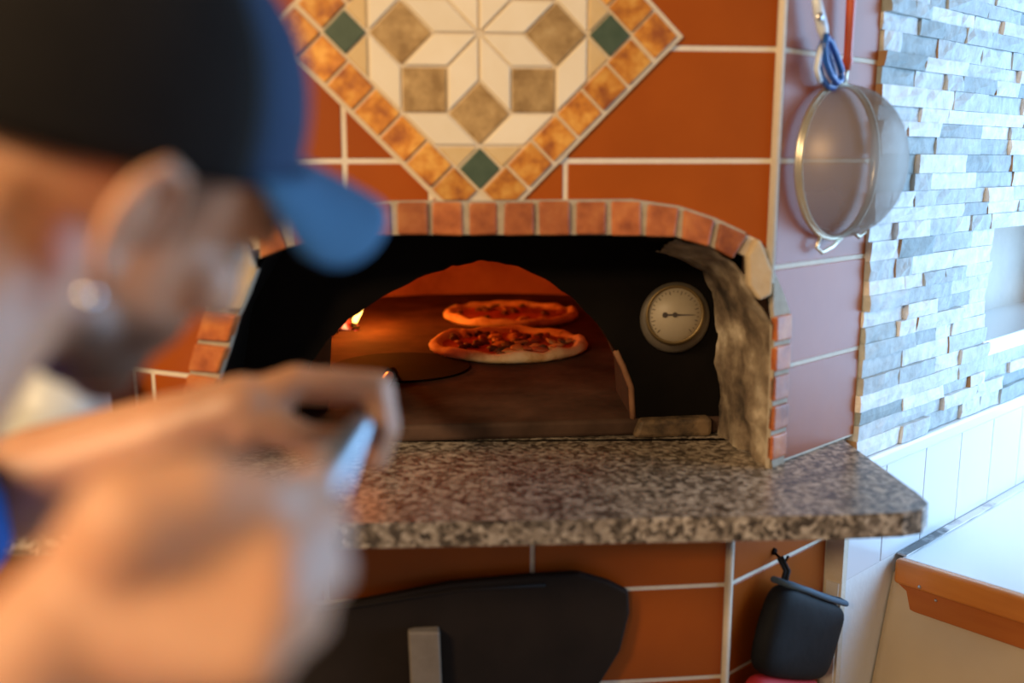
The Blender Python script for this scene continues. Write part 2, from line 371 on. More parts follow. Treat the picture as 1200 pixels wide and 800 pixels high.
# niche
nw = link('window_1', mesh_of(face_box(STONE, NS0 - .05, NS1 + .05, NZ0 - .05, NZ1 + .05, -.21, -.15), 'niche_back'), M_niche); tag(nw, 'plastered niche in the stone wall', kind='structure')
link('niche_reveal', mesh_of(face_box(STONE, NS0 - .05, NS1 + .05, NZ1, NZ1 + .04, -.16, -.012), 'r'), M_niche, nw)
link('niche_reveal', mesh_of(face_box(STONE, NS0 - .05, NS0 - .004, NZ0 - .05, NZ1 + .04, -.16, -.012), 'r'), M_niche, nw)
link('niche_reveal', mesh_of(face_box(STONE, NS1 + .004, NS1 + .05, NZ0 - .05, NZ1 + .04, -.16, -.012), 'r'), M_niche, nw)
bevel(link('niche_sill', mesh_of(face_box(STONE, NS0 - .004, NS1 + .004, NZ0 - .03, NZ0 + .004, -.16, .010), 'sill'), M_white_tile, nw), .003, 2)

# room surroundings out of the frame: floor and the window wall on the right
fl = link('floor', mesh_of(box_bm((-3, -2.5, -.05), (3.2, 4, 0)), 'floor'), M_floor); fl['kind'] = 'structure'
bm = bmesh.new()
for lo_, hi_ in (((2.62, -2.5, 0), (2.72, 4, 0.7)), ((2.62, -2.5, 2.45), (2.72, 4, 2.9)), ((2.62, -2.5, 0.7), (2.72, .45, 2.45)), ((2.62, 2.85, 0.7), (2.72, 4, 2.45))): box_bm(lo_, hi_, bm)
we = link('wall_window_side', mesh_of(bm, 'wall_window_side'), M_white_pl); we['kind'] = 'structure'

# ------------------------------------------------------------------ granite shelf
gs = empty('granite_shelf', (0, 1.3, ZC), 'speckled grey brown granite shelf in front of the oven mouth', 'shelf')
gp = [(-.85, 1.12), (.44, 1.185), (.50, 1.192), (.53, 1.203), (.547, 1.228), (.549, 1.262), (.543, 1.36), (.533, 1.532)]
sd = SIDE.pt(.235, 0, .003); gp += [(sd.x, sd.y)]
x0 = SIDE.pt(.01, 0, -.06); gp += [(.36, 1.60), (-.46, 1.56), (-.85, 1.50)]
bm = poly_prism(gp, lambda a, b, d: Vector((a, b, ZC + d)), -.033, 0)
slab = link('slab', mesh_of(bm, 'slab'), M_granite); bevel(slab, .005, 3); reparent(slab, gs)

# ------------------------------------------------------------------ the oven: bricks, jambs, mouth plate, dome, floor
oven = empty('pizza_oven', (-.06, 1.6, ZC), 'wood fired pizza oven with brick arch and black mouth plate', 'oven')
def ov(name, bm, m, smooth=False, bev=0):
    o = link(name, mesh_of(bm, name, smooth), m)
    if bev: bevel(o, bev, 2)
    return reparent(o, oven)
bricks = [((303, 326), (306, 337)), ((339, 373), (345, 377)), ((379, 419), (383, 420)), ((426, 459), (426, 459)), ((465, 502), (465, 502)), ((507, 542), (507, 542)), ((549, 583), (549, 583)), ((590, 625), (590, 625)),
          ((631, 667), (631, 667)), ((674, 710), (674, 710)), ((715, 750), (715, 750)), ((757, 795), (756, 791)), ((800, 837), (797, 830)), ((842, 873), (836, 857))]
for (o0, o1), (i0, i1) in bricks:
    q = [FRONT.px(i0, interp(i0, ixs, iys)), FRONT.px(i1, interp(i1, ixs, iys)), FRONT.px(o1, interp(o1, oxs, oys)), FRONT.px(o0, interp(o0, oxs, oys))]
    cx, cz_ = sum(p[0] for p in q) / 4, sum(p[1] for p in q) / 4
    q = [(cx + (s - cx) * .97 + random.uniform(-.0012, .0012), cz_ + (z_ - cz_) * .97 + random.uniform(-.001, .001)) for s, z_ in q]
    ov('arch_brick', poly_prism(q, FRONT.pt, -.05, .010 + random.uniform(-.002, .002)), M_brick, bev=.003)
mort = [FRONT.px(x, y - 2) for x, y in zip(oxs, oys)] + [FRONT.px(x, y - 1) for x, y in list(zip(ixs, iys))[::-1]]
ov('arch_mortar', poly_prism(mort, FRONT.pt, -.045, .005), M_mortar)
def leg_at(path, z_):
    zs = [p[1] for p in path][::-1]; ss = [p[0] for p in path][::-1]; return interp(z_, zs, ss)
# left leg bricks
zz = LEFT.px(262, 366)[1]; k = 0
while zz > ZC + .02:
    z1 = max(zz - .039, ZC + .001)
    q = [(leg_at(lo, z1), z1), (leg_at(li, z1), z1 + .001), (leg_at(li, zz), zz - .001), (leg_at(lo, zz), zz)]
    ov('arch_brick', poly_prism(q, LEFT.pt, -.004, .010 + random.uniform(-.002, .002)), M_brick, bev=.003); zz = z1 - .006
q = lo + li[::-1]
ov('arch_mortar', poly_prism([(s, max(z_, ZC)) for s, z_ in q], LEFT.pt, -.004, .004), M_mortar)
zz = 1.362
while zz > ZC + .02:
    z1 = max(zz - .037, ZC + .001)
    q = [(leg_at(ri, z1), z1), (leg_at(ro, z1), z1), (leg_at(ro, zz), zz), (leg_at(ri, zz), zz)]
    ov('arch_brick', poly_prism(q, SIDE.pt, -.003, .008 + random.uniform(-.002, .002)), M_brick, bev=.003); zz = z1 - .007
ov('arch_mortar', poly_prism(ri + [(s, z_) for s, z_ in ro[::-1]], SIDE.pt, -.003, .004), M_mortar)
# cream corner stones
def corner_stone(px, F, jitter=.0):
    q = [F.px(*p) for p in px]; bm = poly_prism(q, F.pt, -.006, .012)
    return ov('corner_stone', bm, M_creamst, bev=.006)
corner_stone([(282, 273), (292, 284), (303, 315), (285, 363), (256, 361), (263, 318)], FRONT)
corner_stone([(883, 279), (889, 281), (903, 318), (902, 344), (887, 351), (874, 334), (873, 299)], FRONT)
# jambs: loft from the face edge to the mouth plate
def loft(A, B, n, disp, seed, m, name):
    bm = bmesh.new(); rows = []
    for a, b in zip(A, B):
        row = []
        for k in range(n + 1):
            p = a.lerp(b, k / n); q = p.copy()
            if disp: q += Vector((nz(p, 22, seed), nz(p, 22, seed + 1), nz(p, 22, seed + 2))) * disp + Vector((nz(p, 60, seed), 0, nz(p, 60, seed + 2))) * disp * .5
            row.append(bm.verts.new(q))
        rows.append(row)
    for r0, r1 in zip(rows[:-1], rows[1:]):
        for k in range(n): bm.faces.new((r0[k], r0[k + 1], r1[k + 1], r1[k]))
    return ov(name, bm, m, True)
def resample(P, n):
    P = [Vector(p) for p in P]; L = [0]
    for a, b in zip(P[:-1], P[1:]): L.append(L[-1] + (b - a).length)
    out = []
    for i in range(n):
        t_ = L[-1] * i / (n - 1)
        for k in range(len(P) - 1):
            if t_ <= L[k + 1] + 1e-9:
                out.append(P[k].lerp(P[k + 1], (t_ - L[k]) / max(L[k + 1] - L[k], 1e-9))); break
    return out
Fr = [FRONT.px(792, 280), FRONT.px(831, 291), FRONT.px(858, 305), FRONT.px(874, 322), FRONT.px(885, 350)]
A = [FRONT.pt(s, z_, .002) for s, z_ in Fr] + [SIDE.pt(.008, 1.35, .004), SIDE.pt(.012, 1.30, .004), SIDE.pt(.013, 1.22, .004), SIDE.pt(.014, ZC, .004)]
B = [PLATE.pt(s, z_, .012) for s, z_ in ((.225, 1.435), (.265, 1.425), (.30, 1.41), (.318, 1.38), (.326, 1.34), (.330, 1.31), (.333, 1.27), (.335, 1.22), (.337, ZC))]
loft(resample(A, 40), resample(B, 40), 22, .007, 3, M_soot, 'plaster_jamb')
Fl = [LEFT.pt(s, max(z_, ZC), 0) for s, z_ in li[::-1] if z_ > ZC - .03] + [FRONT.pt(s, z_, 0) for s, z_ in inner_front[:-2]]
nl = 40; Bl = [PLATE.pt(-.43, ZC, .002), PLATE.pt(-.42, 1.25, .002), PLATE.pt(-.40, 1.36, .002), PLATE.pt(-.34, 1.46, .002), PLATE.pt(-.2, 1.475, .002), PLATE.pt(.1, 1.475, .002), PLATE.pt(.23, 1.45, .002)]
loft(resample(Fl, nl), resample(Bl, nl), 6, .0, 5, M_black, 'steel_lining')
# mouth plate
mouth_px = [(746, 492), (740, 455), (727, 420), (705, 385), (675, 352), (640, 327), (608, 313), (575, 306), (560, 307), (530, 312), (490, 326), (450, 347), (410, 374), (385, 398), (365, 425), (352, 455), (345, 492)]
mouth = [PLATE.px(*p) for p in mouth_px]; mouth[0] = (mouth[0][0], 1.10); mouth[-1] = (mouth[-1][0], 1.10)
mj = []
for a, b in zip(mouth[:-1], mouth[1:]):
    for k in range(4):
        f = k / 4; s_, z_ = a[0] + (b[0] - a[0]) * f, a[1] + (b[1] - a[1]) * f
        mj.append((s_ + .003 * nz((s_, z_, 0), 70), z_ + .003 * nz((s_, z_, 4), 70)))
mj.append(mouth[-1])
v, t = poly_cut([(-.46, ZC), (.37, ZC), (.37, 1.52), (-.46, 1.52)], [mj])
ov('mouth_plate', prism(v, t, PLATE.pt, -.03, 0), M_black)
bm = bmesh.new(); ra = [bm.verts.new(PLATE.pt(s, z_, -.028)) for s, z_ in mj]; rb = [bm.verts.new(PLATE.pt(s + (s + .06) * .05, z_ + .01, -.20)) for s, z_ in mj]
for i in range(len(mj) - 1): bm.faces.new((ra[i], ra[i + 1], rb[i + 1], rb[i]))
ov('mouth_tunnel', bm, mat('sooty_tunnel', (.012, .008, .006), .9, col2=(.05, .025, .014), var=.2, nscale=20, bump=.5), True)
rim = [(s, z_) for s, z_ in mj if s > .10 and z_ > 1.15]
bm = bmesh.new(); tube([PLATE.pt(s, z_, -.002) for s, z_ in rim if z_ < 1.29], .005, 8, bm); ov('mouth_rim', bm, M_rust, True)
bm = bmesh.new(); qs = [(.206, 1.166), (.325, 1.168), (.325, ZC), (.196, ZC)]; poly_prism(qs, PLATE.pt, -.01, .022, bm); ov('mouth_ledge', bm, M_ledge, bev=.006)
ZF = 1.165; OC = Vector((-.06, 2.33, ZF)); OR = .74
fp = [PLATE.pt(-.46, 0, .006), PLATE.pt(.37, 0, .006)]
fpoly = [(fp[0].x, fp[0].y), (fp[1].x, fp[1].y)] + [(OC.x + (OR + .03) * math.cos(R(a)), OC.y + (OR + .03) * math.sin(R(a))) for a in range(-50, 231, 10)]
ov('oven_floor', poly_prism(fpoly, lambda a, b, d: Vector((a, b, d)), ZC + .0005, ZF), M_ofloor, bev=.006)
bm = bmesh.new(); NA, NE = 72, 20; rings = []
for j in range(NE):
    e_ = R(90) * j / NE; row = []
    for i in range(NA):
        a = 2 * math.pi * i / NA; r_ = math.cos(e_) ** .6
        p = Vector((OC.x + OR * r_ * math.cos(a), OC.y + OR * r_ * math.sin(a), ZF - .004 + .45 * math.sin(e_) ** .9))
        p += Vector((nz(p, 6, 1), nz(p, 6, 2), nz(p, 6, 3))) * .012; row.append(bm.verts.new(p))
    rings.append(row)
top = bm.verts.new((OC.x, OC.y, ZF + .45))
def in_mouth(p): return p.y < 1.80 and -.33 < p.x < .22 and p.z < ZF + .28
for j in range(NE):
    for i in range(NA):
        k = (i + 1) % NA
        vs = (rings[j][i], rings[j][k], rings[j + 1][k], rings[j + 1][i]) if j < NE - 1 else (rings[j][i], rings[j][k], top)
        c_ = sum((v_.co for v_ in vs), Vector()) / len(vs)
        if not in_mouth(c_): bm.faces.new(vs)
ov('oven_dome', bm, M_dome, True)

# ------------------------------------------------------------------ mosaic panel
mos = empty('mosaic_panel', FRONT.pt(MC[0], MC[1], 0), 'diamond shaped stone mosaic with eight point star and orange border', 'mosaic')
M_mgrout = mat('mosaic_grout', (.60, .50, .36), .9, col2=(.70, .60, .45), var=.3, nscale=60)
M_mcream = mat('cream_marble', (.78, .66, .46), .5, col2=(.84, .74, .56), var=.3, nscale=25, rnd=.05)
M_mtan = mat('tan_marble', (.40, .27, .12), .5, ramp=[(.35, (.27, .155, .05)), (.6, (.45, .285, .11)), (.75, (.55, .38, .17))], nscale=45, rnd=.12)
M_mgreen = mat('green_marble', (.045, .075, .045), .4, col2=(.08, .115, .07), var=.3, nscale=60)
M_mbeige = mat('honey_marble', (.60, .40, .16), .5, col2=(.70, .52, .27), var=.3, nscale=30)
M_morange = mat('orange_onyx', (.6, .25, .05), .45, ramp=[(.36, (.32, .085, .014)), (.5, (.60, .22, .024)), (.63, (.76, .38, .07))], nscale=34, rnd=.18, bump=.3, bscale=60)
def hit_arch(q):   # lower tips are cut off by the brick band
    return q
def mpiece(name, q, m, d=.007, shrink=.0017):
    cx = sum(p[0] for p in q) / len(q); cz_ = sum(p[1] for p in q) / len(q); n = len(q)
    # inset polygon by a constant distance
    out = []
    for i in range(n):
        p0, p1, p2 = Vector(q[i - 1]), Vector(q[i]), Vector(q[(i + 1) % n])
        e1, e2 = (p1 - p0).normalized(), (p2 - p1).normalized()
        n1, n2 = Vector((-e1.y, e1.x)), Vector((-e2.y, e2.x))
        if n1.dot(Vector((cx, cz_)) - p1) < 0: n1 = -n1
        if n2.dot(Vector((cx, cz_)) - p1) < 0: n2 = -n2
        den = 1 + n1.dot(n2); out.append(p1 + (n1 + n2) * (shrink / den))
    o = link(name, mesh_of(poly_prism([(MC[0] + p.x, MC[1] + p.y) for p in out], FRONT.pt, .0005, d + random.uniform(-.0008, .0008)), name), m)
    bevel(o, .0014, 2); return reparent(o, mos)
def pol(r_, deg): return (r_ * math.cos(R(deg)), r_ * math.sin(R(deg)))
a_ = MA
for k in range(8):
    d0, d1 = 45 * k, 45 * k + 45
    T1 = pol(1.8478 * a_, d0 + 22.5); V0, V1 = pol(2.4142 * a_, d0), pol(2.4142 * a_, d1)
    mpiece('star_tile', [(0, 0), pol(a_, d0), T1, pol(a_, d1)], M_mcream)
    mpiece('square_tile', [pol(a_, d0), pol(1.8478 * a_, d0 - 22.5), V0, T1], M_mtan)
    mpiece('outer_star_tile', [T1, V0, pol(2.6131 * a_, d0 + 22.5), V1], M_mcream)
ap = 2.4142 * a_; hd = ap * 1.4142
for k in range(4):
    c_, s_ = math.cos(R(90 * k)), math.sin(R(90 * k)); rot = lambda x, y: (x * c_ - y * s_, x * s_ + y * c_)
    m_ = (hd + ap) / 2; hw = (hd - ap) / 2
    mpiece('corner_tile', [rot(ap, 0), rot(m_, hw), rot(hd, 0), rot(m_, -hw)], M_mgreen)
    mpiece('small_triangle_tile', [rot(ap, 0), rot(ap, 2 * hw), rot(m_, hw)], M_mbeige)
    mpiece('small_triangle_tile', [rot(ap, 0), rot(m_, -hw), rot(ap, -2 * hw)], M_mbeige)
bw = .0635 / 1.4142; lenb = hd * 1.4142 + 2 * bw
base_r = ap + bw * .5
NB_ = 8; pitch = (lenb) / NB_
for k in range(4):
    c_, s_ = math.cos(R(45 + 90 * k)), math.sin(R(45 + 90 * k)); rot = lambda x, y: (x * c_ - y * s_, x * s_ + y * c_)
    for j in range(NB_ - (1 if True else 0)):
        y0 = -lenb / 2 + j * pitch + (0.0); y1 = y0 + pitch
        q = [rot(ap, y0), rot(ap + bw, y0), rot(ap + bw, y1), rot(ap, y1)]
        if j == 0: q = [rot(ap, y0 + 0), rot(ap + bw, y0), rot(ap + bw, y1), rot(ap, y1)]
        cz2 = MC[1] + sum(p[1] for p in q) / 4
        # keep pieces that stay above the brick band
        zmin = FRONT.px(565, 236)[1]
        if MC[1] + min(p[1] for p in q) < zmin:
            bmx = [(x_, max(y_, zmin - MC[1])) for x_, y_ in q]
            if cz2 < zmin: continue
            q2 = []
            n = len(q)
            for i in range(n):
                p, r_ = q[i], q[(i + 1) % n]; lim = zmin - MC[1]
                if p[1] >= lim: q2.append(p)
                if (p[1] >= lim) != (r_[1] >= lim):
                    f = (lim - p[1]) / (r_[1] - p[1]); q2.append((p[0] + (r_[0] - p[0]) * f, lim))
            q = q2
        mpiece('border_tile', q, M_morange, .008, .0022)
zl = FRONT.px(565, 236)[1]
db = [(MC[0] - MH - .006, MC[1]), (MC[0] - (MC[1] - zl) * -1 - (MH + .006) , zl) if False else (MC[0] - (MH + .006 - (MC[1] - zl)), zl), (MC[0] + (MH + .006 - (MC[1] - zl)), zl), (MC[0] + MH + .006, MC[1]), (MC[0], MC[1] + MH + .006)]
reparent(link('mosaic_bed', mesh_of(poly_prism(db, FRONT.pt, -.005, .0042), 'bed'), M_mgrout), mos)

# ------------------------------------------------------------------ thermometer on the plate
ts, tz = PLATE.px(791, 373)
th = empty('oven_thermometer', PLATE.pt(ts, tz, 0), 'round dial thermometer with cream face on the black oven mouth', 'thermometer')
def dial_fn(cs, cz_, tilt=0):
    def f(x, y, h): return PLATE.pt(cs + x - h * .28, cz_ + y + h * .36, h)
    return f
f1 = dial_fn(ts, tz)
def tp(name, bm, m, smooth=True, par=None):
    o = link(name, mesh_of(bm, name, smooth), m); return reparent(o, th)
M_thgrey = mat('thermometer_housing', (.16, .135, .10), .5, .5, col2=(.24, .20, .15), var=.3, nscale=30)
M_brass = mat('dull_brass', (.30, .21, .09), .5, .8)
M_dial = mat('dial_cream', (.40, .33, .22), .5, col2=(.48, .40, .28), var=.3, nscale=30)
M_ink = mat('dial_ink', (.06, .045, .035), .6)
tp('housing', lathe([(0, .001), (.056, .001), (.0575, .006), (.056, .012), (.050, .016), (.047, .018)], 48, f1), M_thgrey)
tp('bezel', lathe([(.044, .012), (.0475, .016), (.0475, .030), (.046, .033), (.0437, .033), (.0428, .029), (.0428, .026)], 48, f1), M_brass)
tp('dial_face', lathe([(.0, .0275), (.0435, .0275), (.0435, .020)], 48, f1), M_dial)
bm = bmesh.new()
for k in range(28):
    a = R(225 - 270 * k / 27); r0, r1 = (.033, .039) if k % 3 == 0 else (.036, .039); wv = .0006
    ca, sa = math.cos(a), math.sin(a)
    bm.faces.new([bm.verts.new(f1(x * ca - y * sa, x * sa + y * ca, .0279)) for x, y in ((r0, -wv), (r1, -wv), (r1, wv), (r0, wv))])
tp('dial_marks', bm, M_ink, False)
bm = bmesh.new(); poly_prism([(-.020, -.0012), (.003, -.0014), (.033, -.0003), (.033, .0003), (.003, .0014), (-.020, .0012)], lambda x, y, d: f1(x, y - .02 * x, d), .0282, .029, bm)
lathe([(0, .0292), (.0045, .0292), (.0045, .028)], 12, lambda x, y, h: f1(x - .016, y, h), bm); lathe([(0, .0305), (.004, .0305), (.004, .028)], 12, f1, bm)
tp('needle', bm, M_ink, False)

# ------------------------------------------------------------------ pizzas
M_crust = mat('baked_crust', (.62, .38, .16), .75, ramp=[(.27, (.20, .09, .03)), (.36, (.62, .38, .16)), (.52, (.80, .60, .34)), (.75, (.86, .72, .50))], nscale=22, bump=.4, bscale=50)
M_sauce = mat('tomato_sauce', (.42, .05, .012), .4, ramp=[(.35, (.25, .02, .006)), (.55, (.48, .07, .016)), (.72, (.62, .20, .06))], nscale=40, bump=.5, bscale=70)
M_cheese = mat('melted_cheese', (.60, .34, .11), .45, col2=(.70, .46, .2), var=.3, nscale=40)
M_mush = mat('dark_topping', (.07, .035, .02), .6, col2=(.20, .11, .06), var=.3, nscale=60)
M_ham = mat('ham_topping', (.34, .08, .035), .5, col2=(.44, .16, .07), var=.3, nscale=60)
def pizza(loc, r_, seed, label, ntop):
    rnd = random.Random(seed); p = empty('pizza', loc, label, 'pizza', 'pizzas on the oven floor')
    n = 84; bm = bmesh.new(); rings = []
    rad = lambda a: r_ * (1 + .035 * nz((math.cos(a) * 1.3, math.sin(a) * 1.3, seed)) + .012 * nz((math.cos(a) * 5, math.sin(a) * 5, seed)))
    hgt = lambda a: .023 * (1 + .45 * nz((math.cos(a) * 3, math.sin(a) * 3, seed + 9)))
    for i in range(n):
        a = 2 * math.pi * i / n; Rr, H = rad(a), hgt(a); wd = .030 * (1 + .3 * nz((math.cos(a) * 3, math.sin(a) * 3, seed + 4)))
        prof = [(Rr - wd * 1.6, .001), (Rr - .010, 0), (Rr - .001, H * .25), (Rr, H * .5), (Rr - wd * .18, H * .86), (Rr - wd * .45, H), (Rr - wd * .75, H * .85), (Rr - wd * .98, H * .5), (Rr - wd * 1.15, .007)]
        rings.append([bm.verts.new((q * math.cos(a), q * math.sin(a), h + .0012 * nz((q * 40 * math.cos(a), q * 40 * math.sin(a), h * 40), 2))) for q, h in prof])
    for i in range(n):
        A_, B_ = rings[i], rings[(i + 1) % n]
        for k in range(len(A_) - 1): bm.faces.new((A_[k], A_[k + 1], B_[k + 1], B_[k]))
    bm.faces.new([rg[0] for rg in rings][::-1])
    link('crust', mesh_of(bm, 'crust', True), M_crust, p)
    bm = bmesh.new(); c0 = bm.verts.new((0, 0, .011)); prev = None; rs = []
    for j in range(1, 8):
        row = []
        for i in range(n):
            a = 2 * math.pi * i / n; q = (rad(a) - .024) * j / 7
            row.append(bm.verts.new((q * math.cos(a), q * math.sin(a), .0105 + .003 * nz((q * 45 * math.cos(a), q * 45 * math.sin(a), seed)))))
        rs.append(row)
    for i in range(n):
        bm.faces.new((c0, rs[0][i], rs[0][(i + 1) % n]))
        for A_, B_ in zip(rs[:-1], rs[1:]): bm.faces.new((A_[i], A_[(i + 1) % n], B_[(i + 1) % n], B_[i]))
    link('sauce', mesh_of(bm, 'sauce', True), M_sauce, p)
    for k in range(ntop):
        kind = rnd.choice(('mushroom_slice', 'mushroom_slice', 'ham_piece', 'cheese_blob')); q, a = (r_ - .042) * math.sqrt(rnd.random()), rnd.uniform(0, 6.28)
        bm = bmesh.new(); bmesh.ops.create_icosphere(bm, subdivisions=2, radius=1)
        sc = {'mushroom_slice': (.013, .010, .006), 'ham_piece': (.015, .011, .005), 'cheese_blob': (.018, .015, .0045)}[kind]
        for v_ in bm.verts:
            f = 1 + .35 * nz(v_.co, 1.6, seed + k); v_.co = Vector((v_.co.x * sc[0] * f, v_.co.y * sc[1] * f, v_.co.z * sc[2] * f))
        o = link(kind, mesh_of(bm, kind, True), {'mushroom_slice': M_mush, 'ham_piece': M_ham, 'cheese_blob': M_cheese}[kind], p)
        o.location = (q * math.cos(a), q * math.sin(a), .014); o.rotation_euler = (rnd.uniform(-.5, .5), rnd.uniform(-.5, .5), rnd.uniform(0, 6)); s_ = rnd.uniform(.8, 1.35); o.scale = (s_, s_, s_)
    return p
pizza((-.008, 2.15, ZF + .001), .178, 3, 'front pizza with pale crust rim and dark crumbled toppings, nearer the oven mouth', 64)
pizza((-.004, 2.575, ZF + .001), .178, 11, 'rear pizza half hidden behind another, with red sauce and few dark slices', 15)

# ------------------------------------------------------------------ fire
def lumps(name, spots, mats_, seed):
    rnd = random.Random(seed); bm = bmesh.new()
    for (x, y, r_) in spots:
        ret = bmesh.ops.create_icosphere(bm, subdivisions=2, radius=1); mi = rnd.randrange(len(mats_)); ph = rnd.uniform(0, 50)
        sc = [r_ * rnd.uniform(.7, 1.2) for _ in range(3)]; zoff = rnd.uniform(0, .035 if r_ > .0115 else r_)
        for v_ in ret['verts']:
            f = 1 + .45 * nz(v_.co + Vector((ph, 0, 0)), 1.7); v_.co = Vector((v_.co.x * sc[0] * f + x, v_.co.y * sc[1] * f + y, v_.co.z * sc[2] * f + ZF + r_ * .6 + zoff))
            for fc in v_.link_faces: fc.material_index = mi
    return link(name, mesh_of(bm, name), mats_)
def ember_mat():
    m = bpy.data.materials.new('glowing_charcoal'); m.use_nodes = True; nt = m.node_tree; N, L = nt.nodes, nt.links; b = N['Principled BSDF']
    b.inputs['Base Color'].default_value = (.02, .015, .012, 1); b.inputs['Roughness'].default_value = .9
    tc = N.new('ShaderNodeTexCoord'); n = N.new('ShaderNodeTexNoise'); n.inputs['Scale'].default_value = 55; n.inputs['Detail'].default_value = 4; L.new(tc.outputs['Object'], n.inputs['Vector'])
    r = N.new('ShaderNodeValToRGB'); e = r.color_ramp.elements; e[0].position, e[0].color = .46, (0, 0, 0, 1); e[1].position, e[1].color = .66, (1, .30, .12, 1); q = e.new(.54); q.color = (.45, .02, .004, 1)
    L.new(n.outputs['Fac'], r.inputs['Fac']); L.new(r.outputs['Color'], b.inputs['Emission Color']); b.inputs['Emission Strength'].default_value = 2.4; return m
M_ember = ember_mat()
rnd = random.Random(5)
sp = []
for k in range(110):
    x, y = rnd.gauss(-.48, .045), rnd.gauss(2.43, .06)
    if (x - OC.x) ** 2 + (y - OC.y) ** 2 < .64 ** 2 and x < -.41: sp.append((x, y, rnd.uniform(.010, .022)))
for k in range(26): sp.append((rnd.uniform(-.58, -.44), rnd.uniform(1.98, 2.25), rnd.uniform(.004, .011)))
sp += [(-.40, 2.40, .016), (-.42, 2.37, .014), (-.385, 2.39, .01)]
em = lumps('ember_bed', sp, [M_ember], 4); tag(em, 'glowing red charcoal embers heaped at the side of the oven floor', 'embers', kind='stuff')
fp_ = Vector((-.385, 2.392, ZF + .02))
M_flame = emit('flame', (1.0, .55, .10), 7)
fl_pts = [(0, 0, 0, .010), (.004, 0, .012, .013), (.013, 0, .026, .011), (.016, 0, .038, .009), (.012, 0, .052, .0065), (.008, 0, .066, .0045), (.009, 0, .078, .002)]
bm = tube([(fp_ + Vector((x - .004, y, z_))) for x, y, z_, r_ in fl_pts], [p[3] * .62 for p in fl_pts], 10)
flame = link('flame', mesh_of(bm, 'flame', True), M_flame); tag(flame, 'small yellow flame rising from the glowing embers', 'flame')
for nm, loc, e_, c_, r_ in (('flame_light', (-.37, 2.38, ZF + .09), 2.8, (1, .23, .02), .03), ('ember_light', (-.50, 2.42, ZF + .12), 4.0, (1, .14, .014), .08)):
    l = bpy.data.lights.new(nm, 'POINT'); l.energy = e_; l.color = c_; l.shadow_soft_size = r_; o = bpy.data.objects.new(nm, l); COL.objects.link(o); o.location = loc

# ------------------------------------------------------------------ turning peel held by the man
PH = Vector((-.225, 1.945, ZF + .006)); PA = Vector((-.232, 1.83, 1.178)); PD = (at_y(425, 492, .77) - PA).normalized()
pe = empty('turning_peel', PA, 'round dark steel turning peel on a long steel pole held in both hands', 'pizza peel')
bm = lathe([(0, 0), (.139, 0), (.141, .0015), (.139, .003), (0, .003)], 56, lambda x, y, h: Vector((PH.x + x, PH.y + y, ZF + .002 + h)))
reparent(link('peel_head', mesh_of(bm, 'peel_head'), M_darksteel), pe)
pole_end = PA + PD * ((.402 - PA.y) / PD.y)
reparent(link('pole', mesh_of(tube([PA + PD * .02, pole_end], .0092, 16), 'pole', True), M_pole), pe)
bm = tube([PH + Vector((-.01, -.06, .003)), PA + Vector((.001, .01, 0)), PA + PD * .12], [.007, .012, .0125], 12); reparent(link('socket', mesh_of(bm, 'socket', True), M_darksteel), pe)

# ------------------------------------------------------------------ oven door leaning under the shelf
dr = empty('oven_cover', FRONT.pt(-.1, .7, .02), 'black steel oven cover leaning on the tiled base with grey handle', 'oven cover')
dpx = [(262, 742), (300, 728), (395, 708), (526, 682), (620, 673), (678, 670), (712, 680), (736, 692), (737, 717), (726, 761), (704, 797), (660, 850), (590, 890), (500, 905), (400, 895), (320, 860), (275, 810), (260, 770)]
dp = [FRONT.px(x, y, .016) for x, y in dpx]
o = link('cover_plate', mesh_of(poly_prism(dp, FRONT.pt, .006, .022), 'cover_plate'), mat('door_steel', (.012, .0085, .007), .65, .0, spec=.2, col2=(.026, .018, .014), var=.3, nscale=10, bump=.15, bscale=30)); bevel(o, .004, 2); reparent(o, dr)
cxd = sum(p[0] for p in dp) / len(dp); czd = sum(p[1] for p in dp) / len(dp)
bm = bmesh.new(); ln_ = [FRONT.px(x, y, .03) for x, y in ((330, 727), (420, 712), (540, 693), (640, 688))]
tube([FRONT.pt(s, z_, .023) for s, z_ in ln_], .0025, 6, bm); reparent(link('edge_fold', mesh_of(bm, 'edge_fold', True), MATS['door_steel']), dr)
h0, h1 = FRONT.px(478, 737, .035), FRONT.px(515, 737, .035); hb = h0[1] - .16
bm = bmesh.new(); poly_prism([(h0[0], h0[1]), (h1[0], h1[1]), (h1[0] + .004, hb), (h0[0] + .004, hb)], FRONT.pt, .030, .044, bm)
for zc in (h0[1] - .012, hb + .012): face_box(FRONT, h0[0] + .004, h1[0], zc - .008, zc + .008, .02, .032, bm)
o = link('cover_handle', mesh_of(bm, 'handle'), mat('worn_grey_handle', (.24, .20, .16), .5, .4, col2=(.38, .33, .27), var=.3, nscale=40)); bevel(o, .003, 2); reparent(o, dr); o['label'] = 'worn grey flat handle'

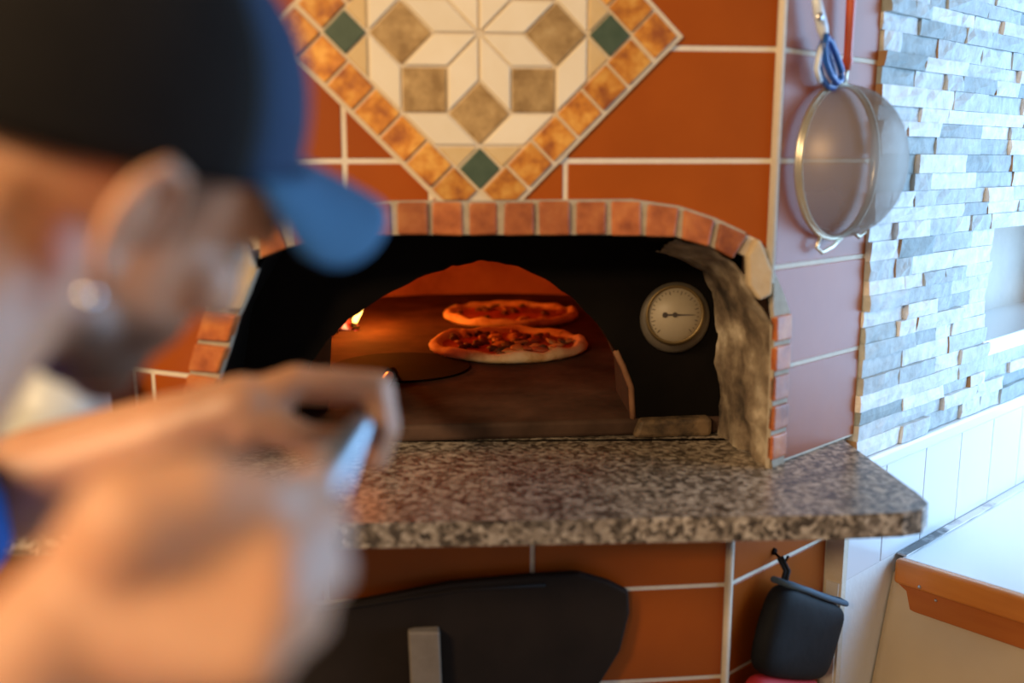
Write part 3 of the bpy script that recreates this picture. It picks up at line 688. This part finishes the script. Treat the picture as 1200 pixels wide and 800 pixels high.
# ------------------------------------------------------------------ oven mitt on its hook
HK = SIDE2.px(914, 654, .012)
hk = empty('wall_hook', SIDE2.pt(HK[0], HK[1], 0), 'small hook on the tiled side holding the black mitt', 'hook')
bm = lathe([(0, .004), (.005, .004), (.006, 0), (0, 0)], 16, lambda x, y, h: SIDE2.pt(HK[0] + x, HK[1] + .008 + y, h)); tube([SIDE2.pt(HK[0], HK[1] + .006, .002), SIDE2.pt(HK[0], HK[1], .014), SIDE2.pt(HK[0], HK[1] - .002, .022), SIDE2.pt(HK[0], HK[1] + .008, .026)], .0022, 8, bm)
reparent(link('hook_body', mesh_of(bm, 'hook_body', True), M_darksteel), hk)
mt = empty('oven_mitt', SIDE2.pt(HK[0], HK[1] - .1, .03), 'black oven mitt with red lower part hanging by a loop', 'oven mitt')
M_mitt = mat('black_mitt_cloth', (.005, .005, .0055), .7, spec=.22, col2=(.010, .010, .011), var=.3, nscale=20, bump=.5, bscale=22)
M_mred = mat('red_mitt_cloth', (.5, .02, .025), .7); M_mrim = mat('mitt_rim_blue_lit', (.06, .10, .14), .7)  # rim colour has the blue daylight on the mitt opening painted in
def slab_soft(outline, F, dmid, thick, name, m, parent, nsub=2):
    cx = sum(p[0] for p in outline) / len(outline); cz_ = sum(p[1] for p in outline) / len(outline)
    bm = bmesh.new(); levels = [(1.0, 0), (.98, .45), (.86, .85), (.5, 1.0)]
    rows = []
    for sgn in (1, -1):
        rr = []
        for f, h in levels:
            rr.append([bm.verts.new(F.pt(cx + (s - cx) * f, cz_ + (z_ - cz_) * f, dmid + sgn * thick * h + (.004 * nz((s * 30, z_ * 30, f * 2), 1) if h > 0 else 0))) for s, z_ in outline])
        rows.append(rr)
    n = len(outline)
    for rr in rows:
        for A_, B_ in zip(rr[:-1], rr[1:]):
            for i in range(n): bm.faces.new((A_[i], A_[(i + 1) % n], B_[(i + 1) % n], B_[i]))
        bm.faces.new(rr[-1])
    bmesh.ops.remove_doubles(bm, verts=bm.verts, dist=1e-5)
    o = link(name, mesh_of(bm, name, True), m); sb = o.modifiers.new('s', 'SUBSURF'); sb.levels = sb.render_levels = nsub; return reparent(o, parent)
mo = [SIDE2.px(x, y, .04) for x, y in ((917, 682), (935, 690), (960, 700), (988, 708), (983, 730), (974, 755), (968, 775), (962, 795), (940, 797), (912, 795), (886, 791), (890, 765), (897, 735), (906, 705))]
slab_soft(mo, SIDE2, .036, .026, 'mitt_body', M_mitt, mt)
mr_ = [SIDE2.px(x, y, .04) for x, y in ((886, 789), (912, 792), (940, 794), (962, 793), (958, 830), (950, 870), (938, 915), (915, 935), (893, 925), (884, 890), (868, 875), (856, 850), (862, 830), (876, 838), (880, 815))]
slab_soft(mr_, SIDE2, .036, .024, 'mitt_hand', M_mred, mt)
rimp = [SIDE2.px(x, y, .045) for x, y in ((922, 684), (945, 691), (965, 699), (988, 706))]
bm = tube([SIDE2.pt(s, z_, .050) for s, z_ in rimp] + [SIDE2.pt(rimp[-1][0] + .004, rimp[-1][1], .036)] + [SIDE2.pt(s, z_, .022) for s, z_ in rimp[::-1]], .005, 8, closed=True)
reparent(link('mitt_rim', mesh_of(bm, 'mitt_rim', True), M_mrim), mt)
l0 = SIDE2.px(914, 655, .02); l1 = SIDE2.px(919, 686, .04)
bm = tube([SIDE2.pt(l1[0], l1[1] - .006, .04), SIDE2.pt(l0[0] + .004, (l0[1] + l1[1]) / 2, .034), SIDE2.pt(l0[0] + .001, l0[1] + .004, .022), SIDE2.pt(l0[0] - .002, l0[1] + .002, .019), SIDE2.pt(l0[0], (l0[1] + l1[1]) / 2, .03), SIDE2.pt(l1[0] - .004, l1[1] - .008, .036)], .0032, 8)
reparent(link('hanging_loop', mesh_of(bm, 'loop', True), M_mitt), mt)

# ------------------------------------------------------------------ strainer hanging on the turned side
SS, SZ = SIDE.px(982, 190, .012); RS = .110
st = empty('strainer', SIDE.pt(SS, SZ, .012), 'round wire mesh strainer with red handle hung rim to the tiles', 'strainer')
def wire_mesh_mat():
    m = bpy.data.materials.new('fine_wire_mesh'); m.use_nodes = True; nt = m.node_tree; N, L = nt.nodes, nt.links; b = N['Principled BSDF']
    b.inputs['Base Color'].default_value = (.30, .24, .18, 1); b.inputs['Roughness'].default_value = .45; b.inputs['Metallic'].default_value = .3
    t_ = N.new('ShaderNodeBsdfTransparent'); mx = N.new('ShaderNodeMixShader'); n = N.new('ShaderNodeTexNoise'); n.inputs['Scale'].default_value = 12
    tc = N.new('ShaderNodeTexCoord'); L.new(tc.outputs['Object'], n.inputs['Vector']); mr = N.new('ShaderNodeMapRange'); mr.inputs['To Min'].default_value = .45; mr.inputs['To Max'].default_value = .75
    L.new(n.outputs['Fac'], mr.inputs['Value']); L.new(mr.outputs['Result'], mx.inputs[0]); L.new(t_.outputs[0], mx.inputs[1]); L.new(b.outputs[0], mx.inputs[2]); L.new(mx.outputs[0], N['Material Output'].inputs['Surface']); return m
prof = [(RS * math.cos(R(a)), .012 + .092 * math.sin(R(a)) ** .9 if a else .012) for a in range(0, 91, 6)]; prof[-1] = (0, prof[-1][1])
sfn = lambda x, y, h: SIDE.pt(SS + x, SZ + y, h)
def sp_(name, bm, m): return reparent(link(name, mesh_of(bm, name, True), m), st)
sp_('mesh_bowl', lathe(prof, 56, sfn), wire_mesh_mat())
M_rim = mat('tinned_rim', (.72, .66, .52), .3, .8)
sp_('rim', tube([SIDE.pt(SS + RS * math.cos(2 * math.pi * k / 56), SZ + RS * math.sin(2 * math.pi * k / 56), .012) for k in range(56)], .0042, 8, closed=True), M_rim)
sp_('rim_band', lathe([(RS * .998, .008), (RS * 1.012, .012), (RS * 1.0, .020), (RS * .985, .020)], 56, sfn), M_rim)
sp_('support_hook', tube([SIDE.pt(SS - .035, SZ - .104, .012), SIDE.pt(SS - .046, SZ - .122, .012), SIDE.pt(SS - .034, SZ - .130, .014), SIDE.pt(SS - .008, SZ - .122, .016), SIDE.pt(SS + .02, SZ - .110, .014)], .003, 8), M_rim)
sp_('support_hook', tube([SIDE.pt(SS + .045, SZ - .100, .012), SIDE.pt(SS + .058, SZ - .112, .022), SIDE.pt(SS + .066, SZ - .104, .026), SIDE.pt(SS + .060, SZ - .094, .022)], .003, 8), M_rim)
sp_('handle_wire', tube([SIDE.pt(SS + .004, SZ + RS, .012), SIDE.pt(SS + .005, SZ + .135, .014)], .004, 8), M_rim)
sp_('handle', tube([SIDE.pt(SS + .005, SZ + .130, .014), SIDE.pt(SS + .005, SZ + .142, .015), SIDE.pt(SS + .003, SZ + .152, .016), SIDE.pt(SS - .001, SZ + .24, .018), SIDE.pt(SS - .004, SZ + .30, .018), SIDE.pt(SS - .004, SZ + .312, .018)], [.005, .008, .0062, .0072, .008, .004], 12), mat('red_plastic_handle', (.56, .09, .03), .35, coat=.3))
sp_('hanging_ring', tube([SIDE.pt(SS - .004 + .012 * math.cos(a), SZ + .323 + .012 * math.sin(a), .018) for a in [2 * math.pi * k / 16 for k in range(16)]], .0022, 6, closed=True), M_rim)
# scissors beside it
sc = empty('kitchen_scissors', SIDE.pt(.1, 1.72, .015), 'blue and white handled scissors hanging beside the strainer handle', 'scissors')
M_sblue = mat('blue_plastic', (.01, .09, .38), .35, coat=.3); M_swhite = mat('pale_plastic', (.66, .72, .78), .35)
def scp(name, bm, m): return reparent(link(name, mesh_of(bm, name, True), m), sc)
q = lambda x, y, d=.03: SIDE.pt(*SIDE.px(x, y, d), d)
ring1 = [q(x, y, .020) for x, y in ((966, 44), (961, 58), (959, 74), (962, 90), (970, 101), (977, 104), (979, 96), (975, 80), (970, 62))]
ring2 = [q(x, y, .032) for x, y in ((968, 42), (966, 56), (968, 72), (974, 88), (981, 97), (986, 94), (986, 82), (980, 64), (974, 50))]
scp('handle_ring', tube(ring1, .0048, 8, closed=True), M_sblue); scp('handle_ring', tube(ring2, .0048, 8, closed=True), M_sblue)
scp('handle_shell', tube([q(x, y, .028) for x, y in ((968, 46), (961, 60), (957, 80), (961, 96))], .004, 8), M_swhite)
scp('shank', tube([q(955, -12, .02), q(959, 12, .022), q(964, 34, .024), q(967, 48, .026)], [.006, .0075, .008, .005], 10), M_swhite)
scp('blade', poly_prism([SIDE.px(x, y, .02) for x, y in ((950, -4), (960, -4), (952, -120))], SIDE.pt, .0185, .0215), M_steel)
scp('pivot_screw', lathe([(0, .036), (.005, .034), (.006, .030)], 12, lambda x, y, h: SIDE.pt(SIDE.px(960, 20, .03)[0] + x, SIDE.px(960, 20, .03)[1] + y, h)), M_steel)

# ------------------------------------------------------------------ white jug on the shelf
jc = at_y(66, 500, 1.27); jz = ZC
jg = empty('white_jug', (jc.x, jc.y, jz), 'white plastic jug with sloping shoulders on the shelf beside the oven', 'jug')
M_jug = mat('white_plastic', (.66, .66, .60), .45, col2=(.72, .72, .66), var=.3, nscale=6)
link('jug_body', mesh_of(lathe([(0, 0), (.066, 0), (.071, .006), (.071, .125), (.069, .142), (.044, .182), (.030, .196), (.028, .2)], 40), 'jug_body', True), M_jug, jg)
link('jug_cap', mesh_of(lathe([(.030, .198), (.031, .2), (.031, .222), (.028, .225), (0, .225)], 32), 'jug_cap', True), M_jug, jg)

# ------------------------------------------------------------------ white table on the right
ts0 = .432; TZ = .882
tb = empty('work_table', STONE.pt(1.0, 0, .3), 'white topped work table with orange wood edge against the white tiles', 'table')
def tbp(name, bm, m, bev=.003):
    o = link(name, mesh_of(bm, name), m); bevel(o, bev, 3); return reparent(o, tb)
tbp('table_top', face_box(STONE, ts0 + .008, 1.72, TZ - .03, TZ, .016, .66), M_tabletop, .002)
tbp('edge_board', face_box(STONE, ts0 - .012, ts0 + .008, TZ - .044, TZ + .001, .012, .67), M_wood, .006)
tbp('edge_board', face_box(STONE, ts0 + .0085, 1.72, TZ - .044, TZ + .001, .661, .681), M_wood, .006)
tbp('support_board', face_box(STONE, ts0, ts0 + .02, TZ - .092, TZ - .044, .012, .655), M_wood2, .003)
tbp('caulk_strip', face_box(STONE, ts0 + .012, 1.70, TZ, TZ + .004, .004, .022), M_caulk, .002)
bm = bmesh.new(); bmesh.ops.create_uvsphere(bm, u_segments=10, v_segments=6, radius=.0035, matrix=Matrix.Translation(STONE.pt(ts0 - .012, TZ - .036, .06))); tbp('screw_head', bm, M_steel, .0)
bm = bmesh.new(); bmesh.ops.create_uvsphere(bm, u_segments=10, v_segments=6, radius=.003, matrix=Matrix.Translation(STONE.pt(ts0, TZ - .056, .085))); tbp('screw_head', bm, M_steel, .0)
# masonry pier carrying it, with the plaster run out towards the wall
NP, NQ = 14, 12; bm = bmesh.new(); g = []
for i in range(NP + 1):
    d_ = .66 * (i / NP) ** 1.5; row = []
    for j in range(NQ + 1):
        z_ = (TZ - .03) * j / NQ; fl_ = max(0, 1 - d_ / .10) ** 2 * .30 * max(0, (TZ - z_)) ** 1.0 * .9
        row.append(bm.verts.new(STONE.pt(ts0 + .010 - min(fl_, .12), z_, d_ + .005)))
    g.append(row)
for i in range(NP):
    for j in range(NQ): bm.faces.new((g[i][j], g[i + 1][j], g[i + 1][j + 1], g[i][j + 1]))
bk = [[bm.verts.new(STONE.pt(1.7, z_, d_)) for z_ in (0, TZ - .03)] for d_ in (.005, .665)]
bm.faces.new([r_[-1] for r_ in g] + [bk[1][1], bk[0][1]]); bm.faces.new([bk[0][0], bk[1][0]] + [r_[0] for r_ in g][::-1])
bm.faces.new(g[-1] + [bk[1][1], bk[1][0]]); bm.faces.new((bk[0][0], bk[0][1], bk[1][1], bk[1][0])); bm.faces.new([bk[0][0]] + [v_ for v_ in g[0]] + [bk[0][1]])
o = link('pier', mesh_of(bm, 'pier', False), M_beige_pl); reparent(o, tb)
for p in o.data.polygons: p.use_smooth = len(p.vertices) == 4

# ------------------------------------------------------------------ the man
HAZ, HPI, HRO = 36, 34, 22
HRm = Matrix.Rotation(R(-HAZ), 4, 'Z') @ Matrix.Rotation(R(-HPI), 4, 'X') @ Matrix.Rotation(R(HRO), 4, 'Y')
HC = at_y(160, 262, .47) - (HRm @ Vector((.084, -.012, -.012)))
HM = Matrix.Translation(HC) @ HRm
def H(x, y, z_): return HM @ Vector((x, y, z_))
man = empty('person', (-.55, .2, 0), 'man in dark blue cap and blue shirt leaning in with the peel', 'person')
def cap_seg(bm, a, b, ra, rb, n=14):
    a, b = Vector(a), Vector(b); L_ = (b - a).length; t_ = (b - a) / max(L_, 1e-6); pts, rad = [], []
    for k in range(5): an = R(90) * k / 4; pts.append(a - t_ * ra * math.cos(an)); rad.append(max(ra * math.sin(an), ra * .05))
    for k in range(1, 4): pts.append(a.lerp(b, k / 4)); rad.append(ra + (rb - ra) * k / 4)
    for k in range(5): an = R(90) * k / 4; pts.append(b + t_ * rb * math.sin(an)); rad.append(max(rb * math.cos(an), rb * .05))
    tube(pts, rad, n, bm)
def chain(bm, pts, rad):
    for (a, b, ra, rb) in zip(pts[:-1], pts[1:], rad[:-1], rad[1:]): cap_seg(bm, a, b, ra, rb)
def ell(bm, c_, r_, M=None):
    M = M or Matrix(); ret = bmesh.ops.create_icosphere(bm, subdivisions=3, radius=1)
    for v_ in ret['verts']: v_.co = M @ (Vector(c_) + Vector((v_.co.x * r_[0], v_.co.y * r_[1], v_.co.z * r_[2])))
def remeshed(bm, voxel, name, smooth=4, fac=.5):
    me = mesh_of(bm, name); o = bpy.data.objects.new(name, me); COL.objects.link(o)
    r_ = o.modifiers.new('r', 'REMESH'); r_.mode = 'VOXEL'; r_.voxel_size = voxel; r_.use_smooth_shade = True
    s_ = o.modifiers.new('s', 'SMOOTH'); s_.iterations = smooth; s_.factor = fac
    dg = bpy.context.evaluated_depsgraph_get(); m2 = bpy.data.meshes.new_from_object(o.evaluated_get(dg)); o.modifiers.clear(); o.data = m2; bpy.data.meshes.remove(me); return o
f_, r_v = Vector((.87, .5, 0)), Vector((.5, -.87, 0))
NBs = Vector((-.30, .335, 1.395)); PEL = Vector((-.56, .17, .95))
RSH = NBs + r_v * .175 + Vector((0, 0, -.03)); LSH = NBs - r_v * .175 + Vector((0, 0, -.02))
# left arm (far), right arm (near)
LEL = Vector((-.45, .735, 1.305)); LWR = at_y(285, 482, .715)
REL = Vector((-.30, .165, 1.225)); RWR = at_y(85, 735, .338)
body = bmesh.new()
ell(body, (0, -.008, .035), (.075, .096, .088), HM); ell(body, (0, .028, -.03), (.062, .066, .085), HM); ell(body, (0, .045, -.085), (.048, .044, .034), HM); ell(body, (0, .074, -.102), (.024, .02, .02), HM)
for s_ in (-1, 1):
    ell(body, (s_ * .043, .058, -.022), (.022, .024, .022), HM); ell(body, (s_ * .05, .01, -.075), (.018, .03, .022), HM)
    ear = Matrix.Translation(H(s_ * .078, -.012, -.012)) @ HM.to_3x3().to_4x4() @ Matrix.Rotation(R(22 * s_), 4, 'Z') @ Matrix.Rotation(R(12), 4, 'X')
    ell(body, (0, 0, 0), (.006, .015, .026), ear); ell(body, (s_ * .003, 0, -.027), (.006, .009, .010), ear)
    hp = [ear @ Vector((s_ * .007, -.002 + .019 * math.cos(R(a)), .002 + .031 * math.sin(R(a)))) for a in (-20, 20, 60, 100, 140, 180, 220, 255)]
    chain(body, hp, [.004, .0045, .005, .005, .005, .005, .0045, .004])
cap_seg(body, H(0, .090, .008), H(0, .108, -.030), .009, .014); ell(body, (-.011, .098, -.035), (.008, .010, .008), HM); ell(body, (.011, .098, -.035), (.008, .010, .008), HM)
cap_seg(body, H(-.034, .078, .022), H(.034, .078, .022), .013, .013); cap_seg(body, H(-.018, .084, -.060), H(.018, .084, -.060), .008, .008); cap_seg(body, H(-.015, .083, -.071), H(.015, .083, -.071), .008, .008)
cap_seg(body, H(0, -.028, -.05), NBs + Vector((-.02, -.01, .0)), .056, .064)
for s_ in (1, -1):
    cap_seg(body, PEL + r_v * .085 * s_, NBs + r_v * .10 * s_ + Vector((-.04, -.02, -.09)), .115, .115)
    cap_seg(body, NBs, (RSH if s_ == 1 else LSH), .06, .062)
chain(body, [RSH, REL, RWR], [.058, .044, .030]); chain(body, [REL.lerp(RWR, .12), REL.lerp(RWR, .35), REL.lerp(RWR, .8)], [.042, .046, .034])
chain(body, [LSH, LEL, LWR], [.056, .042, .029]); chain(body, [LEL.lerp(LWR, .1), LEL.lerp(LWR, .35), LEL.lerp(LWR, .8)], [.040, .043, .033])
for s_, off in ((1, -.03), (-1, .05)):
    hip = PEL + r_v * .09 * s_; kn = Vector((hip.x + .02 + off, hip.y + off, .50)); an = Vector((hip.x - .04, hip.y - .02, .09))
    chain(body, [hip, kn, an], [.10, .062, .045]); cap_seg(body, an + Vector((0, 0, -.04)), an + f_ * .15 + Vector((0, 0, -.055)), .04, .032)
# ---- left hand: hooked over the pole, fingers to the right and down
polept = lambda y: PA + PD * ((y - PA.y) / PD.y)
def finger(pts, rad): chain(body, pts, rad)
LM = [at_y(350, 447, .725), at_y(347, 446, .747), at_y(343, 450, .769), at_y(340, 458, .789)]     # knuckles, index first
LMID = [at_y(440, 455, .733), at_y(446, 450, .757), at_y(442, 455, .780), at_y(432, 464, .800)]
LTIP = [at_y(449, 505, .727), at_y(456, 502, .752), at_y(452, 505, .777), at_y(442, 510, .797)]
LEND = [at_y(436, 540, .722), at_y(443, 540, .748), at_y(438, 540, .772), at_y(430, 538, .793)]
for k in range(4):
    b0 = LWR.lerp(LM[k], .25)
    chain(body, [b0, LM[k]], [.020, .0135]); finger([LM[k], LMID[k], LTIP[k], LEND[k]], [.0122, .0105, .0095, .0085] if k < 3 else [.0105, .009, .008, .0075])
for k in range(3): cap_seg(body, LM[k], LM[k + 1], .012, .012); cap_seg(body, LWR.lerp(LM[k], .5), LWR.lerp(LM[k + 1], .5), .017, .017)
finger([LWR.lerp(LM[0], .15) + Vector((.0, -.012, -.012)), at_y(318, 500, .705), at_y(362, 516, .70), at_y(398, 512, .712)], [.020, .0165, .0125, .0095])
# ---- right hand: fist on the pole, back of the hand towards the window
RP = [polept(y) for y in (.345, .368, .391, .413)]
kn_px = [(307, 607, .360), (320, 655, .348), (320, 712, .337), (296, 770, .328)]
RM = [at_y(x, y, d) for x, y, d in kn_px]
for k in range(4):
    chain(body, [RWR.lerp(RM[k], .2), RWR.lerp(RM[k], .6), RM[k]], [.026, .020, .0145])
    P1 = RM[k] + Vector((.014, .030, .006 - .002 * k)); P2 = P1 + Vector((-.010, .022, -.016)); P3 = P2 + Vector((-.022, -.012, -.008))
    finger([RM[k], P1, P2, P3], [.0135, .011, .010, .009] if k < 3 else [.0115, .0095, .0085, .008])
for k in range(3): cap_seg(body, RM[k], RM[k + 1], .0145, .0135); cap_seg(body, RWR.lerp(RM[k], .55), RWR.lerp(RM[k + 1], .55), .021, .020)
finger([RWR.lerp(RM[0], .2) + Vector((0, .006, .012)), at_y(160, 612, .338), at_y(235, 585, .346), at_y(298, 585, .356), at_y(345, 590, .372)], [.028, .024, .019, .0145, .0115])
ob = remeshed(body, .0036, 'body', 5, .5)
# beard and hair tone as point attributes (skin colouring of the man himself)
inv = HM.inverted(); n = len(ob.data.vertices); bd = np.zeros(n, np.float32); hr = np.zeros(n, np.float32)
for i, v_ in enumerate(ob.data.vertices):
    if (v_.co - HC).length > .2: continue
    p = inv @ v_.co
    jaw = min(1, max(0, (-.048 - p.z + .25 * (p.y - .03)) / .02)) * min(1, max(0, (p.y + .005) / .02)); lipz = math.exp(-((p.z + .064) / .012) ** 2 - (p.x / .022) ** 2)
    bd[i] = min(1, max(0, jaw)) * (1 - .7 * lipz * (p.y > .07)) * (1 if p.z > -.125 else .3)
    ear_ = abs(p.x) > .074
    side = min(1, max(0, (.028 - p.y) / .015)) * min(1, max(0, (p.z + .03) / .02)) * min(1, max(0, (p.y + .0) / .01)) if not ear_ else 0
    backh = min(1, max(0, (-.012 - p.y) / .012)) * min(1, max(0, (p.z - .012 - (p.y + .012) * .75) / .012)) if not ear_ else 0
    hr[i] = max(side * .7, backh)
for nm, arr in (('beard', bd), ('hair', hr)):
    at = ob.data.attributes.new(nm, 'FLOAT', 'POINT'); at.data.foreach_set('value', arr)
def skin_mat():
    m = bpy.data.materials.new('skin'); m.use_nodes = True; nt = m.node_tree; N, L = nt.nodes, nt.links; b = N['Principled BSDF']
    b.inputs['Roughness'].default_value = .48; b.inputs['Subsurface Weight'].default_value = .25; b.inputs['Subsurface Radius'].default_value = (.012, .005, .0025); b.inputs['Subsurface Scale'].default_value = 1
    tc = N.new('ShaderNodeTexCoord'); n1 = N.new('ShaderNodeTexNoise'); n1.inputs['Scale'].default_value = 18; L.new(tc.outputs['Object'], n1.inputs['Vector'])
    r = N.new('ShaderNodeValToRGB'); e = r.color_ramp.elements; e[0].position, e[0].color = .3, (.57, .285, .16, 1); e[1].position, e[1].color = .7, (.65, .355, .215, 1); L.new(n1.outputs['Fac'], r.inputs['Fac'])
    cur = r.outputs['Color']
    for nm, c_, f in (('hair', (.022, .014, .010, 1), .9), ('beard', (.035, .02, .014, 1), .85)):
        a = N.new('ShaderNodeAttribute'); a.attribute_name = nm; mu = N.new('ShaderNodeMath'); mu.operation = 'MULTIPLY'; mu.inputs[1].default_value = f; L.new(a.outputs['Fac'], mu.inputs[0])
        mx = N.new('ShaderNodeMix'); mx.data_type = 'RGBA'; L.new(mu.outputs[0], mx.inputs[0]); L.new(cur, mx.inputs[6]); mx.inputs[7].default_value = c_; cur = mx.outputs[2]
    L.new(cur, b.inputs['Base Color']); return m
ob.data.materials.clear(); ob.data.materials.append(skin_mat()); reparent(ob, man)
M_eyew = mat('eye_white', (.75, .72, .68), .2); M_iris = mat('dark_iris', (.05, .03, .02), .1)
for s_ in (-1, 1):
    bm = bmesh.new(); ell(bm, (s_ * .031, .0735, .0), (.0115, .0115, .0115), HM); e1 = reparent(link('eye', mesh_of(bm, 'eye', True), M_eyew), man)
    bm = bmesh.new(); ell(bm, (s_ * .031, .0835, .0), (.005, .0025, .005), HM); i1 = link('iris', mesh_of(bm, 'iris', True), M_iris); i1.parent = e1
# ---- earring
bm = bmesh.new(); ell(bm, H(.088, -.010, -.053), (.005, .005, .005)); reparent(link('earring', mesh_of(bm, 'earring', True), mat('silver_stud', (.8, .8, .82), .2, 1)), man)
# ---- cap
cpm = HM @ Matrix.Rotation(R(25), 4, 'X'); CC = Vector((0, -.006, .030)); CRX, CRY, CRZ = .0845, .106, .098
def crown(sel, grow=0):
    bm = bmesh.new(); NA2, NE2 = 48, 14; rows = []
    for j in range(NE2 + 1):
        e_ = R(-6) + R(96) * j / NE2
        rows.append([bm.verts.new(cpm @ (CC + Vector(((CRX + grow) * math.cos(e_) ** .8 * math.sin(2 * math.pi * i / NA2), (CRY + grow) * math.cos(e_) ** .8 * math.cos(2 * math.pi * i / NA2), (CRZ + grow) * math.sin(e_))))) if j < NE2 else None for i in range(NA2)])
    tp_ = bm.verts.new(cpm @ (CC + Vector((0, 0, CRZ + grow))))
    for j in range(NE2):
        for i in range(NA2):
            az = (i + .5) / NA2 * 360; az = az - 360 if az > 180 else az
            if not sel(az): continue
            k = (i + 1) % NA2
            bm.faces.new((rows[j][i], rows[j][k], rows[j + 1][k], rows[j + 1][i]) if j < NE2 - 1 else (rows[j][i], rows[j][k], tp_))
    bmesh.ops.delete(bm, geom=[v_ for v_ in bm.verts if not v_.link_faces], context='VERTS')
    return bm
def solid(o, t_):
    s_ = o.modifiers.new('sol', 'SOLIDIFY'); s_.thickness = t_; s_.offset = 1; return o
capo = link('cap', mesh_of(crown(lambda a: abs(a) >= 66), 'cap', True), M_cap_dark); solid(capo, .002); reparent(capo, man)
fpn = solid(link('front_panel', mesh_of(crown(lambda a: abs(a) < 66), 'front_panel', True), M_cap_blue), .002); fpn.parent = capo
bm = bmesh.new(); rows = []
NB2 = 24
for i in range(NB2 + 1):
    u_ = -1 + 2 * i / NB2; an = R(62) * u_; row = []
    for j in range(9):
        v_ = j / 8; ln2 = .078 * math.sqrt(max(0, 1 - (abs(u_) ** 2.6))) * v_
        x = (CRX + .001) * math.sin(an) * (1 - .05 * v_); y = (CRY + .001) * math.cos(an) + ln2
        z_ = -.006 - .16 * ln2 - .085 * (abs(u_) ** 2) * (ln2 / .078) - .9 * ln2 * ln2
        row.append(bm.verts.new(cpm @ (CC + Vector((x, y, z_)))))
    rows.append(row)
for a, b in zip(rows[:-1], rows[1:]):
    for j in range(8): bm.faces.new((a[j], a[j + 1], b[j + 1], b[j]))
bmesh.ops.remove_doubles(bm, verts=bm.verts, dist=1e-5)
br = solid(link('cap_brim', mesh_of(bm, 'brim', True), M_brim), .003); br.parent = capo
bm = bmesh.new(); ell(bm, CC + Vector((0, 0, CRZ + .002)), (.007, .007, .004), cpm); bt = link('cap_button', mesh_of(bm, 'button', True), M_cap_dark); bt.parent = capo
# ---- shirt, trousers, shoes
sh = bmesh.new()
for s_ in (1, -1):
    cap_seg(sh, PEL + r_v * .088 * s_ + Vector((0, 0, -.03)), NBs + r_v * .10 * s_ + Vector((-.045, -.024, -.085)), .132, .128)
    cap_seg(sh, NBs + Vector((-.02, -.01, -.035)), (RSH if s_ == 1 else LSH), .072, .074)
chain(sh, [RSH, RSH.lerp(REL, .55)], [.072, .072]); chain(sh, [LSH, LSH.lerp(LEL, .86)], [.070, .066])
so = remeshed(sh, .006, 'shirt', 6, .5); so.data.materials.clear(); so.data.materials.append(M_shirt); reparent(so, man)
tr = bmesh.new(); cap_seg(tr, PEL + r_v * .085, PEL - r_v * .085, .125, .125)
for s_, off in ((1, -.03), (-1, .05)):
    hip = PEL + r_v * .09 * s_; kn = Vector((hip.x + .02 + off, hip.y + off, .50)); an = Vector((hip.x - .04, hip.y - .02, .09))
    chain(tr, [hip, kn, an], [.118, .082, .066])
to = remeshed(tr, .008, 'trousers', 6, .5); to.data.materials.clear(); to.data.materials.append(M_trouser); reparent(to, man)
for s_ in (1, -1):
    hip = PEL + r_v * .09 * s_; an = Vector((hip.x - .04, hip.y - .02, .05)); bm = bmesh.new()
    cap_seg(bm, an - f_ * .03, an + f_ * .16 + Vector((0, 0, -.008)), .049, .042); o = remeshed(bm, .006, 'shoe', 3); o.data.materials.clear(); o.data.materials.append(M_trouser); reparent(o, man)
